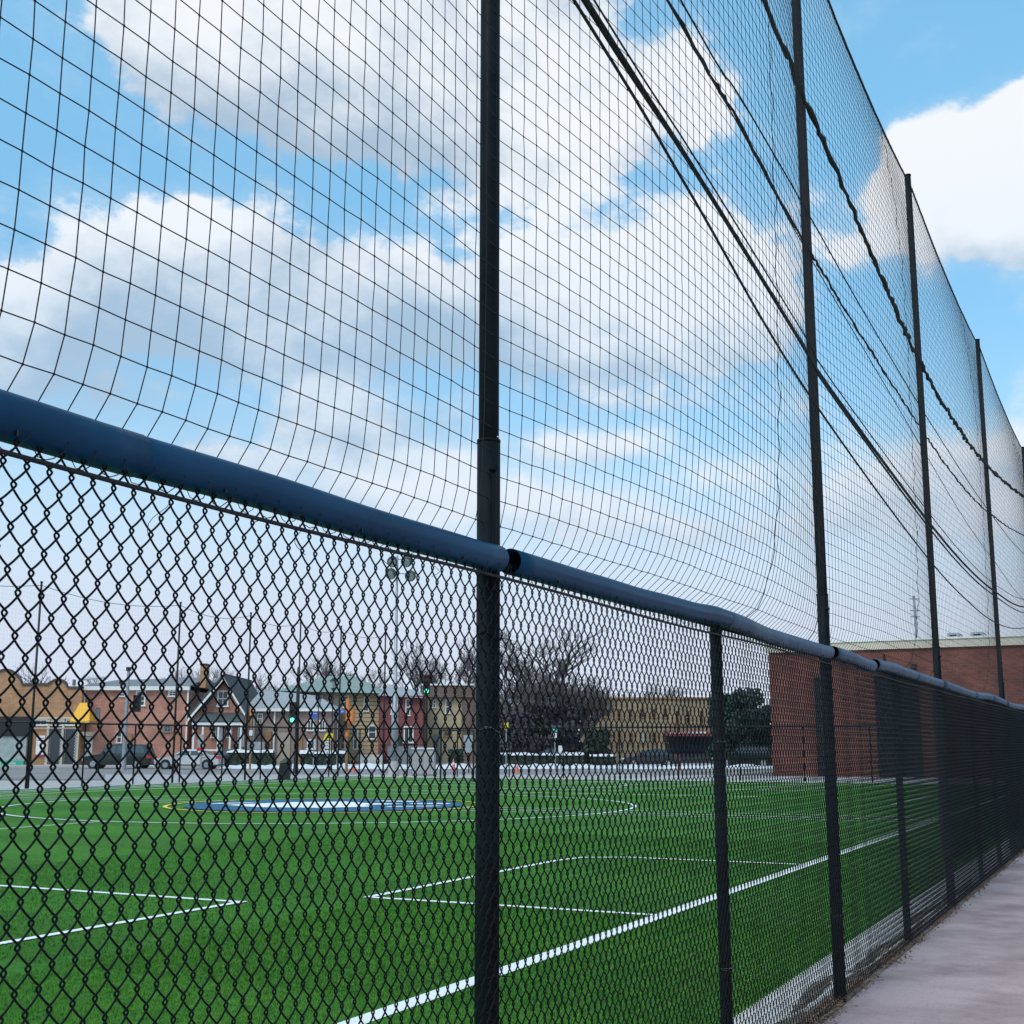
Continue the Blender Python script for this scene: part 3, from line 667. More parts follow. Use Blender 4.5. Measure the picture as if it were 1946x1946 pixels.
# ------------------------------------------------------------------ town beyond the field
HV = Vector((-math.sin(YAW), math.cos(YAW), 0)); RV = Vector((math.cos(YAW), math.sin(YAW), 0))
class Site:
    """a thing standing at horizontal distance w; photo pixels turn into its own metres"""
    def __init__(s, name, label, cat, px, w, group=None, base=-.05):
        p = P(px, 1430, w); s.w = w; s.o = Vector((p.x, p.y, base)); s.base = base
        s.t = thing(name, label, cat, s.o, YAW, group)
    def x(s, px, dw=0.0):
        p = P(px, 1400, s.w+dw)-s.o; return p.dot(RV)
    def z(s, py, dw=0.0):
        return P(973, py, s.w+dw).z-s.base
    def box(s, name, mat, px0, px1, py0, py1, y0, y1, parent=None):
        """py0 top, py1 bottom (None = ground)"""
        z0 = 0 if py1 is None else s.z(py1)
        return MB().box(s.x(px0), s.x(px1), y0, y1, z0, s.z(py0)).build(name, mat, parent or s.t)
    def window(s, px0, px1, py0, py1, frame=None, glass=None, bars=(1, 1), y=-.06, name='window'):
        frame = frame or M['white']; glass = glass or M['glass']
        x0, x1, z1, z0 = s.x(px0), s.x(px1), s.z(py0), s.z(py1); t_ = min(.12, (x1-x0)*.16)
        mb = MB().box(x0, x1, y, y+.1, z1-t_, z1).box(x0-.05, x1+.05, y-.05, y+.1, z0-.03, z0+t_*.8).box(x0, x0+t_, y, y+.1, z0+t_*.8, z1-t_).box(x1-t_, x1, y, y+.1, z0+t_*.8, z1-t_)
        for k in range(1, bars[0]+1): xc = x0+(x1-x0)*k/(bars[0]+1); mb.box(xc-.025, xc+.025, y+.01, y+.09, z0+t_*.8, z1-t_)
        for k in range(1, bars[1]+1): zc = z0+(z1-z0)*k/(bars[1]+1); mb.box(x0+t_, x1-t_, y+.012, y+.088, zc-.03, zc+.03)
        o = mb.build(name, frame, s.t)
        MB().box(x0+t_, x1-t_, y+.04, y+.06, z0+t_*.8, z1-t_).build('pane', glass, o); return o
# ground beyond: street, far pavement, snow
def band(name, px0, px1, w0, w1, z, mat, kind='structure'):
    a, b_, c_, d_ = [P(px, 1421, w) for px, w in ((px0, w0), (px1, w0), (px1, w1), (px0, w1))]
    mb = MB(); mb.v = [(q.x, q.y, z) for q in (a, b_, c_, d_)]+[(q.x, q.y, z-.12) for q in (a, b_, c_, d_)]
    mb.f = [(0, 1, 2, 3), (4, 7, 6, 5), (0, 4, 5, 1), (1, 5, 6, 2), (2, 6, 7, 3), (3, 7, 4, 0)]
    return tag(mb.build(name, mat), kind=kind)
band('road', -900, 2600, 79.5, 103, -.026, M['asphalt'])
band('pavement', -900, 2600, 103, 135, .08, M['paving'])
band('pavement', -900, 200, 66, 79.4, .05, M['asphalt'])
def snowbank(px0, px1, w, wd, h, seed_):
    rg = random.Random(seed_); a = P(px0, 1421, w); n = max(4, int((px1-px0)/12)); mb = MB(); W_ = (P(px1, 1421, w)-a).length
    for i in range(n+1):
        s_ = i/n+.3*(rg.random()-.5)/n; hh = h*.62*(.6+.7*rg.random())*(1 if 0 < i < n else .1)
        for j, (dy, dz) in enumerate(((-1, 0), (-.7, .6), (-.1, 1), (.5, .8), (1, 0))):
            p = a+RV*(W_*s_)+HV*(dy*wd*(.85+.3*rg.random())); mb.v.append((p.x, p.y, -.02+dz*hh))
    for i in range(n):
        for j in range(4): q = i*5+j; mb.f.append((q, q+5, q+6, q+1))
    return mb.build('snow', M['snow'], None, True)
for i, (a, b_, w, wd, h) in enumerate(((425, 530, 100.5, 2.6, .42), (520, 640, 100.8, 2.8, .45), (630, 790, 100.6, 3.0, .5), (815, 905, 100, 2.8, .5), (905, 1090, 100.4, 3, .5), (1080, 1290, 101, 2.6, .45), (1280, 1480, 100.5, 2.6, .4), (240, 430, 106, 1.0, .2))):
    tag(snowbank(a, b_, w, wd, h, i), 'ploughed snow lying along the far kerb of the street, '+('right of the silver car', 'left of the orange pole', 'around the light mast', 'right of the grey utility box', 'below the bare tree', 'below the buff block', 'near the red brick hall', 'behind the parked cars')[i], 'snow', kind='stuff')

# --- storefront with curved parapet
s = Site('storefront_building', 'orange brown brick storefront with curved parapet at the far left', 'building', 60, 110)
def par(px): # parapet outline
    if px < 34: return 1274+((px-2)/32)**2*24 if px > -30 else 1298
    if px < 84: return 1302
    if px < 122: return 1302-9*math.cos((px-103)/19*PI/2)
    return 1308
px_ = [-90, -62, -30]+list(range(-28, 34, 5))+[34, 60, 84]+list(range(86, 122, 4))+[122, 151]
poly = [(s.x(151), 0), (s.x(-90), 0)]+[(s.x(p_), s.z(par(p_))) for p_ in px_]
MB().prism(poly, 0, .35).build('wall', B['tan'], s.t); MB().box(s.x(-88), s.x(149), .36, 13, 0, s.z(1310)).build('rear_wing', B['tan'], s.t)
cp = MB()
for a, b_ in zip(px_, px_[1:]):
    x0, x1, z0, z1 = s.x(a), s.x(b_), s.z(par(a)), s.z(par(b_))
    i = len(cp.v); cp.v += [(x0, -.12, z0), (x1, -.12, z1), (x1, -.12, z1+.16), (x0, -.12, z0+.16), (x0, .4, z0), (x1, .4, z1), (x1, .4, z1+.16), (x0, .4, z0+.16)]
    cp.f += [(i, i+1, i+2, i+3), (i+3, i+2, i+6, i+7), (i, i+4, i+5, i+1), (i+4, i+7, i+6, i+5)]
cp.build('coping', M['roofdark'], s.t)
s.box('fascia_sign', M['black'], -90, 58, 1362, 1399, -.25, -.002)
w_ = s.box('shop_window', M['paleglass'], -60, 52, 1399.5, 1446, -.12, -.004); 
g_ = s.box('stall_riser', M['greensign'], -60, 50, 1446.3, 1455, -.22, -.004)
put_text('ville    ~ ville', .36, M['white'], g_, (s.x(15), -.235, s.z(1450.5)))
for a in (58, 90, 118, 147): s.box('pilaster', M['cream'] if a != 58 else B['tan'], a, a+4, 1364, None, -.18, -.003)
fr = s.box('transom', M['cream'], 62, 150, 1363, 1366, -.24, -.19)
for a, b_ in ((63, 89), (95, 117), (123, 146)):
    o = s.window(a, b_, 1367, 1379, M['white'], M['glass'], (1, 0), name='transom_window')
s.box('signboard', M['cream'], 96, 116, 1370, 1375, -.22, -.13)
for a, b_ in ((95, 117), (123, 146)): s.window(a, b_, 1384, 1455, M['bolt'], M['glass'], (0, 0), name='shop_window')
d_ = s.box('door', M['brownsteel'], 64, 90, 1384, None, -.1, -.004)
p_ = s.box('poster', M['white'], 71, 87, 1398, 1434, -.16, -.104)
s.box('poster_band', material('magenta_print', (.35, .02, .18), .6), 71, 87, 1434.2, 1438, -.16, -.104)
for k in range(2): s.box('poster_print', material('violet_print', (.25, .10, .3), .6), 73, 85, 1402+k*4, 1404+k*4, -.170, -.162)
# strings of bulbs round the shop windows
bm_ = MB()
for a, b_ in ((90.5, 93), (118.5, 120.5), (145, 147)):
    for k in range(26): zz = s.z(1384+k*2.8); bm_.ball((s.x((a+b_)/2)+(.05 if k % 2 else -.05), -.24, zz), .045, 6, 4)
for k in range(44): bm_.ball((s.x(64+k*1.95), -.24, s.z(1384)), .04, 6, 4); bm_.ball((s.x(90+k*1.35), -.24, .12), .04, 6, 4)
tag(bm_.build('light_bulbs', M['white'], s.t), kind='stuff')
s.box('antenna_box', M['roofgrey'], 108, 112, 1288, 1300, 3, 3.4)
# yellow awning: hangs on the brick house corner
s = Site('awning', 'bright yellow sloped awning over the side door between storefront and brick house', 'awning', 155, 108.5)
x0, x1, xm = s.x(136), s.x(175), s.x(150); zt, zb = s.z(1335), s.z(1370)
mb = MB(); mb.v = [(x0+.1, -.9, zb), (x0+.1, 1.0, zb), (s.x(141), 1.0, zt), (s.x(150), -.9, zb), (s.x(175), -.9, zb), (s.x(175), -.9, s.z(1356)), (s.x(158), 1.0, zt), (s.x(175), 1.0, zb), (s.x(141), .9, zt)]
mb.f = [(0, 3, 8), (3, 4, 5, 6, 8), (0, 8, 1), (4, 7, 6, 5), (1, 2, 6, 7)]
mb.build('canopy', M['awning'], s.t)
MB().box(x0+.1, s.x(175), -.96, -.9, zb-.2, zb).build('valance', M['awning'], s.t)
for p_ in (138, 173): MB().tube([(s.x(p_), -.9, zb), (s.x(p_), 1.0, zb+.2)], .03, 6).build('bracket', M['black'], s.t)

# --- red brick two storey house
s = Site('brick_house', 'long red brick two storey house with grey roof and white gutter', 'house', 250, 111)
MB().box(s.x(152), s.x(357), 0, 12, 0, s.z(1312)).build('wall', B['red'], s.t)
s.box('gutter', M['white'], 150, 358, 1304, 1312, -.4, -.002)
rf = MB(); rf.v = [(s.x(150), -.42, s.z(1304)), (s.x(359), -.42, s.z(1304)), (s.x(359), 6, s.z(1280)), (s.x(175), 6, s.z(1286)), (s.x(359), 12, s.z(1304)), (s.x(150), 12, s.z(1304))]
rf.f = [(0, 1, 2, 3), (3, 2, 4, 5), (0, 3, 5), (1, 4, 2)]
r_ = rf.build('roof', M['roofgrey'], s.t); MB().tube([(s.x(150), -.4, s.z(1292)), (s.x(172), 3, s.z(1284))], .12, 6).build('verge', M['white'], r_)
c = MB().box(s.x(363), s.x(375), 2.2, 3.4, s.z(1305), s.z(1261)).build('chimney', B['tan'], s.t); MB().box(s.x(362), s.x(376), 2.1, 3.5, s.z(1261), s.z(1258)).build('chimney_cap', M['black'], c)
s.box('pipe', M['black'], 214, 217, 1290, 1302, 1, 1.2)
s.window(223, 233, 1313, 1324); s.window(254, 273, 1313, 1342, bars=(0, 2)); s.window(316, 333, 1312, 1324); s.window(178, 187, 1345, 1368, M['roofgrey'], M['roofgrey'], (0, 0))
s.window(310, 325, 1376, 1392, M['roofgrey']); s.window(222, 232, 1390, 1412, bars=(0, 1))
s.box('drainpipe', M['white'], 353, 356, 1312, None, -.2, -.05); s.box('drainpipe', M['white'], 156, 158.5, 1312, 1366, -.2, -.05)
s.box('door', M['white'], 163, 177, 1400, None, -.1, -.003); s.box('door_hood', M['cream'], 153, 182, 1391, 1399, -.9, -.003)
s.box('door', M['brownsteel'], 235, 251, 1394, None, -.1, -.003)

# --- gabled cottage
s = Site('gabled_house', 'small red brick house with steep gable, white trim and white porch', 'house', 415, 109)
poly = [(s.x(362), 0), (s.x(362), s.z(1366)), (s.x(421), s.z(1296)), (s.x(462), s.z(1358)), (s.x(462), 0)]
MB().prism(poly[::-1], .4, 11).build('wall', B['red'], s.t)
def slab(pa, pb, th, y0, y1, name, mat):
    (ax, az), (bx, bz) = pa, pb; mb = MB().prism([(ax, az), (bx, bz), (bx, bz+th), (ax, az+th)], y0, y1); return mb.build(name, mat, s.t)
slab((s.x(355), s.z(1371)), (s.x(422), s.z(1291)), .5, -.35, 11.5, 'roof', M['roofdark'])
slab((s.x(422), s.z(1291)), (s.x(467), s.z(1361)), .3, -.35, 11.5, 'roof', M['roofdark'])
slab((s.x(357), s.z(1373)), (s.x(422), s.z(1293)), .26, -.45, -.352, 'bargeboard', M['white'])
slab((s.x(422), s.z(1293)), (s.x(466), s.z(1362)), .26, -.45, -.352, 'bargeboard', M['white'])
s.window(408, 430, 1312, 1343, bars=(1, 1), y=.3)
rf = MB(); rf.v = [(s.x(377), -2.3, s.z(1371)), (s.x(472), -2.3, s.z(1371)), (s.x(462), .38, s.z(1354)), (s.x(385), .38, s.z(1354))]; rf.f = [(0, 1, 2, 3)]
rf.v += [(v_[0], v_[1], v_[2]-.1) for v_ in rf.v[:4]]; rf.f += [(7, 6, 5, 4), (0, 4, 5, 1), (1, 5, 6, 2), (3, 7, 4, 0)]
rf.build('porch_roof', M['roofdark'], s.t)
s.box('porch_beam', M['white'], 376, 471, 1372, 1379, -2.25, -2.0)
for a in (378, 395, 424, 446, 466): s.box('porch_post', M['white'], a, a+3.2, 1379, None, -2.2, -2.02)
for a, b_ in ((399, 409), (428, 439)): s.window(a, b_, 1380, 1402, bars=(0, 1), y=.3)
s.window(450, 462, 1382, 1418, M['white'], M['paleglass'], y=.3); s.box('door', M['white'], 411, 424, 1383, None, .25, .398)
s.box('railing', M['white'], 396, 424, 1424, 1427, -2.15, -2.05)
# --- grey gable behind
s = Site('grey_roofed_house', 'pale grey roofed house half hidden behind the steep gable', 'house', 400, 122)
poly = [(s.x(352), 0), (s.x(352), s.z(1330)), (s.x(418), s.z(1291)), (s.x(470), s.z(1318)), (s.x(470), 0)]
MB().prism(poly[::-1], 0, 8).build('wall', M['tan'], s.t); slab((s.x(348), s.z(1333)), (s.x(418), s.z(1290)), .3, -.3, 8.3, 'roof', M['roofpale']); slab((s.x(418), s.z(1290)), (s.x(474), s.z(1320)), .3, -.3, 8.3, 'roof', M['roofpale'])
# --- low dull brick house
s = Site('low_house', 'low dull brick house with broad pale grey hipped roof', 'house', 540, 112)
MB().box(s.x(468), s.x(634), 0, 10, 0, s.z(1350)).build('wall', B['dull'], s.t)
s.box('gutter', M['white'], 464, 638, 1347, 1352, -.45, -.002)
rf = MB(); rf.v = [(s.x(464), -.45, s.z(1347)), (s.x(638), -.45, s.z(1347)), (s.x(585), 5, s.z(1318)), (s.x(474), 5, s.z(1306)), (s.x(638), 10, s.z(1347)), (s.x(464), 10, s.z(1347))]
rf.f = [(0, 1, 2, 3), (3, 2, 4, 5), (0, 3, 5), (1, 4, 2)]; rf.build('roof', M['roofpale'], s.t)
for a, b_ in ((481, 488), (520, 524)): s.box('drainpipe', M['white'], a, a+2.4, 1352, None, -.16, -.04)
s.window(583, 596, 1368, 1389, bars=(1, 0)); s.window(606, 618, 1368, 1389, bars=(1, 0)); s.window(488, 498, 1356, 1376)
s.box('door', M['brownsteel'], 505, 516, 1390, None, -.1, -.003); s.box('door', M['tan'], 528, 552, 1392, None, -.1, -.003); s.box('door', M['brownsteel'], 564, 575, 1402, None, -.1, -.003)
s.box('awning', M['white'], 476, 504, 1410, 1424, -1.6, -.01); s.window(584, 600, 1405, 1424, M['white'], M['glass'], (1, 0))
# --- green roofed house with siding
s = Site('green_roofed_house', 'large house with sea green hipped roof and buff board siding', 'house', 650, 118)
MB().box(s.x(562), s.x(643), 0, 12, 0, s.z(1316)).build('wall', M['tan'], s.t)
MB().box(s.x(643), s.x(722), .12, 12, 0, s.z(1316)).build('wall', M['siding'], s.t)
z = .3; zt = s.z(1317.5); k = 0
bh = (zt-.3)/17; sbm = MB().box(0, s.x(722)-s.x(643.3), -.06, .02, 0, bh*.86).mesh('siding_board', M['siding'])
MB().box(s.x(643.2), s.x(721.8), .03, .118, .3, zt).build('backing', M['brownsteel'], s.t)
for k in range(17): link('siding_board', sbm, s.t, (s.x(643.3), 0, .3+k*bh))
rf = MB(); e_ = 1313.5
rf.v = [(s.x(524), -.9, s.z(e_)), (s.x(729), -.9, s.z(e_+5)), (s.x(655), 6, s.z(1278)), (s.x(600), 6, s.z(1278)), (s.x(729), 13, s.z(e_)), (s.x(524), 13, s.z(e_))]
rf.f = [(0, 1, 2, 3), (3, 2, 4, 5), (0, 3, 5), (1, 4, 2)]; r_ = rf.build('roof', M['roofgreen'], s.t)
e2 = MB(); e2.v = [(s.x(524), -.92, s.z(e_)), (s.x(729), -.92, s.z(e_+5)), (s.x(729), -.92, s.z(e_+7.5)), (s.x(524), -.92, s.z(e_+2.5))]; e2.v += [(v_[0], -.7, v_[2]) for v_ in e2.v[:4]]; e2.f = [(3, 2, 1, 0), (3, 7, 6, 2), (4, 5, 6, 7)]; e2.build('gutter', M['black'], r_)
for a, b_, c_, d_ in ((651, 661, 1322, 1345), (690, 700, 1324, 1352), (699, 716, 1378, 1405), (646, 656, 1400, 1424), (600, 612, 1322, 1340), (672, 680, 1384, 1424)): s.window(a, b_, c_, d_, bars=(0, 1), y=-.14)
s.box('door', M['cream'], 565, 585, 1322, 1345, -.06, -.003)
s.box('steps', M['concrete'], 690, 735, 1434, None, -3, -.2)
# --- dark red house
s = Site('dark_red_house', 'dark red brick house with pale sloping roof behind the floodlight mast', 'house', 765, 116)
MB().box(s.x(719), s.x(803), 0, 11, 0, s.z(1322)).build('wall', B['dark'], s.t)
rf = MB(); rf.v = [(s.x(717), -.5, s.z(1322)), (s.x(806), -.5, s.z(1327)), (s.x(790), 5, s.z(1309)), (s.x(728), 5, s.z(1297)), (s.x(806), 11, s.z(1324)), (s.x(717), 11, s.z(1322))]
rf.f = [(0, 1, 2, 3), (3, 2, 4, 5), (0, 3, 5), (1, 4, 2)]; rf.build('roof', M['roofpale'], s.t)
for a, b_, c_, d_ in ((770, 779, 1328, 1360), (742, 755, 1322, 1358), (767, 786, 1380, 1412)): s.window(a, b_, c_, d_, bars=(1, 0) if a == 767 else (0, 1))
s.box('hedge', M['hedge'], 748, 766, 1400, None, -2, -1.0); s.box('step', M['roofgrey'], 742, 812, 1418, None, -2.5, -.3)
# --- tan mansard block
s = Site('mansard_block', 'cream and buff block with dark mansard top and white roof edge', 'building', 845, 119)
MB().box(s.x(803), s.x(877), 0, 12, 0, s.z(1326)).build('wall', M['creamwall'], s.t)
s.box('mansard', B['brown'], 801, 900, 1303, 1325.5, -.5, 12); s.box('coping', M['white'], 801, 900, 1300, 1303, -.6, 12.1)
s.box('quoin', M['siding'], 803, 817, 1327, None, -.12, -.003); s.box('quoin', M['siding'], 868, 877, 1327, None, -.12, -.003)
for a, b_, c_, d_ in ((846, 855, 1330, 1356), (822, 828, 1330, 1345), (843, 858, 1381, 1400)): s.window(a, b_, c_, d_, M['brownsteel'] if a == 843 else M['white'], bars=(0, 1))
s.box('wall', B['brown'], 877, 925, 1320, None, -.3, 9); s.window(896, 903, 1338, 1358); s.box('door', M['roofgrey'], 824, 834, 1396, None, -.08, -.003)
# --- building behind the bare tree
s = Site('buff_house', 'buff house with grey roof half hidden behind the bare tree and main pole', 'house', 985, 122)
MB().box(s.x(925), s.x(1050), 0, 10, 0, s.z(1342)).build('wall', M['tan'], s.t)
rf = MB(); rf.v = [(s.x(920), -.5, s.z(1342)), (s.x(1055), -.5, s.z(1342)), (s.x(1030), 5, s.z(1318)), (s.x(950), 5, s.z(1314)), (s.x(1055), 10, s.z(1342)), (s.x(920), 10, s.z(1342))]
rf.f = [(0, 1, 2, 3), (3, 2, 4, 5), (0, 3, 5), (1, 4, 2)]; rf.build('roof', M['roofgrey'], s.t)
for a in (960, 985, 1018): s.window(a, a+9, 1352, 1372); s.window(a+3, a+12, 1390, 1412)
# --- long buff apartment block
s = Site('apartment_block', 'long low buff brick apartment block with shop awning at its right end', 'building', 1240, 121)
MB().box(s.x(1118), s.x(1362), 0, 14, 0, s.z(1328)).build('wall', B['yellowb'], s.t)
s.box('coping', M['brownsteel'], 1116, 1364, 1325, 1328, -.15, 14.1)
for i, a in enumerate(range(1128, 1262, 22)):
    s.window(a, a+10, 1346, 1364, M['brownsteel'], bars=(0, 1)); 
    s.window(a, a+10, 1392, 1412, M['brownsteel'], M['paleglass'] if i % 3 == 1 else M['glass'], bars=(0, 1))
for a in (1284, 1304, 1330): s.window(a, a+8, 1350, 1376, M['brownsteel'], bars=(0, 1))
s.box('shop_window', M['glass'], 1264, 1358, 1396, 1432, -.1, -.003); s.box('plinth', M['roofdark'], 1262, 1362, 1433, None, -.2, -.003)
aw = MB(); aw.v = [(s.x(1262), -1.6, s.z(1396)), (s.x(1350), -1.6, s.z(1396)), (s.x(1350), -.004, s.z(1388)), (s.x(1262), -.004, s.z(1388))]; aw.v += [(v_[0], v_[1], v_[2]-.15) for v_ in aw.v[:4]]; aw.f = [(0, 1, 2, 3), (7, 6, 5, 4), (0, 4, 5, 1), (1, 5, 6, 2), (3, 7, 4, 0)]
aw.build('shop_awning', B['dark'], s.t)
for k in range(9): s.box('awning_letter', M['white'], 1268+k*8, 1273+k*8, 1391, 1394, -1.72, -1.62)

# --- red brick hall at the end of the field
YH = 76.0
def hx(px): return PY_(px, 1415, YH).x
def hz_at(px, py): return PY_(px, py, YH).z
hall = thing('brick_hall', 'big flat roofed red brick hall closing the view at the right', 'building', (0, YH, 0))
ztop = hz_at(1760, 1216); zpar = hz_at(1760, 1231.5)
x0 = hx(1576)-.2; xe = 42
MB().box(hx(1467), xe, 0, 30, -.1, zpar).build('wall', B['gym'], hall)
MB().box(hx(1467)-.15, xe+.1, -.15, 30, zpar+.003, ztop).build('parapet', M['cream'], hall)
MB().box(hx(1467)-.2, xe+.1, -.22, 30, ztop+.003, ztop+.12).build('coping', M['white'], hall)
# roof plant
for px0, px1, nm in ((1785, 1810, 'roof_hatch'), (1834, 1860, 'air_unit')):
    a, b_ = hx(px0), hx(px1); zz = ztop+.12
    o = MB().box(a, b_, 6, 8, zz, zz+.12).box(a, a+.15, 6, 8, zz+.12, zz+.6).box(b_-.15, b_, 6, 8, zz+.12, zz+.6).box(a, b_, 6, 8, zz+.6, zz+.72).build(nm, M['steel'], hall)
    if nm == 'air_unit': MB().box(a+.3, b_-.3, 6.3, 7.7, zz+.125, zz+.595).build('grille', M['black'], o)
# wall lamps, cable tray
for px in (1688, 1740): MB().box(hx(px), hx(px+10 if px == 1740 else px+3), -.3, -.003, hz_at(px, 1270), hz_at(px, 1262 if px == 1740 else 1243)).build('wall_lamp', M['black'], hall)
for a, b_ in ((1668, 1752), (1553, 1578)):
    o = MB().box(hx(a), hx(b_), -.12, -.003, 0, hz_at(1650, 1285)).build('tall_door', M['screen'], hall); MB().box(hx((a+b_)/2)-.04, hx((a+b_)/2)+.04, -.17, -.123, 0, hz_at(1650, 1285)).build('door_seam', M['black'], o)

# ------------------------------------------------------------------ vehicles
def car(label, px, w, L_, H_, W_, kind, mat, facing=-1):
    s = Site('parked_car', label, 'car', px, w, 'cars parked along the far kerb', base=-.026)
    s.t.rotation_euler = (0, 0, YAW+(PI if facing > 0 else 0)); s.t['category'] = 'car'
    h = L_/2
    if kind == 'suv': prof = [(-h, .45), (-h+.02, .78), (-h+.18, .92), (-h+1.0, 1.08), (-h+1.25, 1.12), (-h+1.95, H_-.05), (-h+2.6, H_), (h-.75, H_-.02), (h-.35, H_-.1), (h-.10, 1.15), (h-.02, .95), (h, .5), (h-.05, .30), (-h+.05, .28)]
    else: prof = [(-h, .42), (-h+.03, .66), (-h+.25, .80), (-h+1.15, .95), (-h+1.95, H_-.12), (-h+2.4, H_-.02), (-h+3.0, H_), (-h+3.6, H_-.10), (h-.75, 1.02), (h-.12, .98), (h-.02, .75), (h, .45), (h-.06, .26), (-h+.06, .24)]
    wr = .33 if kind != 'suv' else .37; wxs = (-h+.88, h-.95)
    # body: side profile with tucked-in upper half, built as rings across the width
    mb = MB(); n = len(prof); rings = []
    for f_ in (-1, -.93, -.6, 0, .6, .93, 1):
        row = []
        for (x, z) in prof:
            zz = .5+(z-.5)*(1 if abs(f_) < .9 else (.985 if abs(f_) < .95 else .95)); xx = x*(1 if abs(f_) < .9 else .985 if abs(f_) < .95 else .965)
            tuck = max(0, (z-.95))*.28
            row.append(len(mb.v)); mb.v.append((xx, f_*(W_/2-tuck), zz))
        rings.append(row)
    for a, b_ in zip(rings, rings[1:]):
        for k in range(n): mb.f.append((a[k], a[(k+1) % n], b_[(k+1) % n], b_[k]))
    mb.f.append(tuple(reversed(rings[0]))); mb.f.append(tuple(rings[-1]))
    body = mb.build('body', mat, s.t, False)
    # glass: side windows proud of the tucked sides
    gl = MB()
    zt, zb = H_-.13, 1.02 if kind != 'suv' else 1.16
    xs = ((-h+1.62, -h+2.02, -h+2.62, -h+2.62), (-h+2.70, -h+2.70, -h+3.45, -h+3.75)) if kind != 'suv' else ((-h+1.45, -h+2.0, -h+2.55, -h+2.55), (-h+2.63, -h+2.63, -h+3.5, -h+3.5), (-h+3.58, -h+3.58, h-.6, h-.45))
    for q in xs:
        x0, x1, x2, x3 = q
        for sd_ in (-1, 1):
            yb = sd_*(W_/2-(zb-.95)*.28+.012); yt = sd_*(W_/2-(zt-.95)*.28+.012); yi = -.03*sd_
            i = len(gl.v); gl.v += [(x0, yb, zb), (x3, yb, zb), (x2, yt, zt), (x1, yt, zt), (x0, yb+yi, zb), (x3, yb+yi, zb), (x2, yt+yi, zt), (x1, yt+yi, zt)]
            gl.f += [(i, i+1, i+2, i+3) if sd_ < 0 else (i+3, i+2, i+1, i), (i, i+3, i+7, i+4), (i+1, i+5, i+6, i+2), (i+2, i+6, i+7, i+3), (i, i+4, i+5, i+1)]
    gl.build('side_windows', M['glass'], s.t)
    for i0, i1, nm in ((3 if kind != 'suv' else 4, 4 if kind != 'suv' else 5, 'windscreen'), (7 if kind != 'suv' else 8, 8 if kind != 'suv' else 9, 'rear_window')):
        (xa, za), (xb, zb_) = prof[i0], prof[i1]; nx, nz = (-(zb_-za), (xb-xa)); l_ = math.hypot(nx, nz); nx, nz = nx/l_*.012, nz/l_*.012
        q = MB(); lo, hi = .12, .88
        pa = (xa+(xb-xa)*lo, za+(zb_-za)*lo); pb = (xa+(xb-xa)*hi, za+(zb_-za)*hi); ww = W_/2-.24
        q.v = [(pa[0]+nx, -ww, pa[1]+nz), (pa[0]+nx, ww, pa[1]+nz), (pb[0]+nx, ww-.08, pb[1]+nz), (pb[0]+nx, -ww+.08, pb[1]+nz)]; q.f = [(0, 3, 2, 1)]
        q.build(nm, M['glass'], s.t)
    for wx_ in wxs:
        for sd_ in (-1, 1):
            arch = MB(); yo = sd_*(W_/2+.004)
            arch.tube([(wx_, yo-.03*sd_, wr+.02), (wx_, yo, wr+.02)], wr+.06, 22).build('wheel_arch', M['black'], s.t)
            o = MB().tube([(wx_, yo-.04*sd_, wr), (wx_, yo+.03*sd_, wr)], wr, 24).build('wheel', M['black'], s.t)
            r_ = MB().tube([(wx_, yo+.02*sd_, wr), (wx_, yo+.036*sd_, wr)], wr*.62, 14); 
            r_.build('rim', M['steel'], o)
    for sd_ in (-1, 1):
        MB().box(-h-.012, -h+.22, sd_*(W_/2-.30)-.16, sd_*(W_/2-.30)+.16, .60, .76).build('headlight', M['white'], s.t)
        MB().box(h-.28, h+.012, sd_*(W_/2-.16)-.17, sd_*(W_/2-.16)+.165, .78, .98).build('tail_light', M['red'], s.t)
        MB().box(-h+1.55, -h+1.72, sd_*(W_/2+.02)-.09, sd_*(W_/2+.02)+.09, zb+.0, zb+.14).build('mirror', mat, s.t)
        for dx in ((2.65, 3.6)): MB().box(-h+dx, -h+dx+.16, sd_*(W_/2+.006)-.012, sd_*(W_/2+.006)+.012, .84, .88).build('door_handle', M['black'], s.t)
    MB().box(-h-.01, h+.01, -W_/2-.008, W_/2+.008, .28, .36).build('sill', M['black'], s.t)
    return s
carg = material('dark_green_car_paint', (.018, .028, .025), .25, .3, spec=.6); cars_ = material('silver_car_paint', (.60, .60, .61), .3, .2, spec=.6); card = material('charcoal_car_paint', (.05, .05, .06), .3, .3)
car('dark green suv parked in front of the red brick house', 228, 99.0, 5.2, 1.85, 1.9, 'suv', carg)
car('silver sedan parked behind the dark suv at the kerb', 361, 96.5, 4.9, 1.48, 1.8, 'sedan', cars_)
car('charcoal car with snow on its roof beyond the silver sedan', 428, 103.8, 4.4, 1.45, 1.8, 'sedan', card)
car('dark car parked under the bare tree by the far kerb', 1040, 104, 4.6, 1.5, 1.8, 'sedan', card)
car('dark grey car before the buff apartment block', 1235, 106, 4.6, 1.5, 1.8, 'sedan', card)
car('dark suv parked below the evergreen at the far kerb', 1412, 105, 4.8, 1.75, 1.9, 'suv', carg)

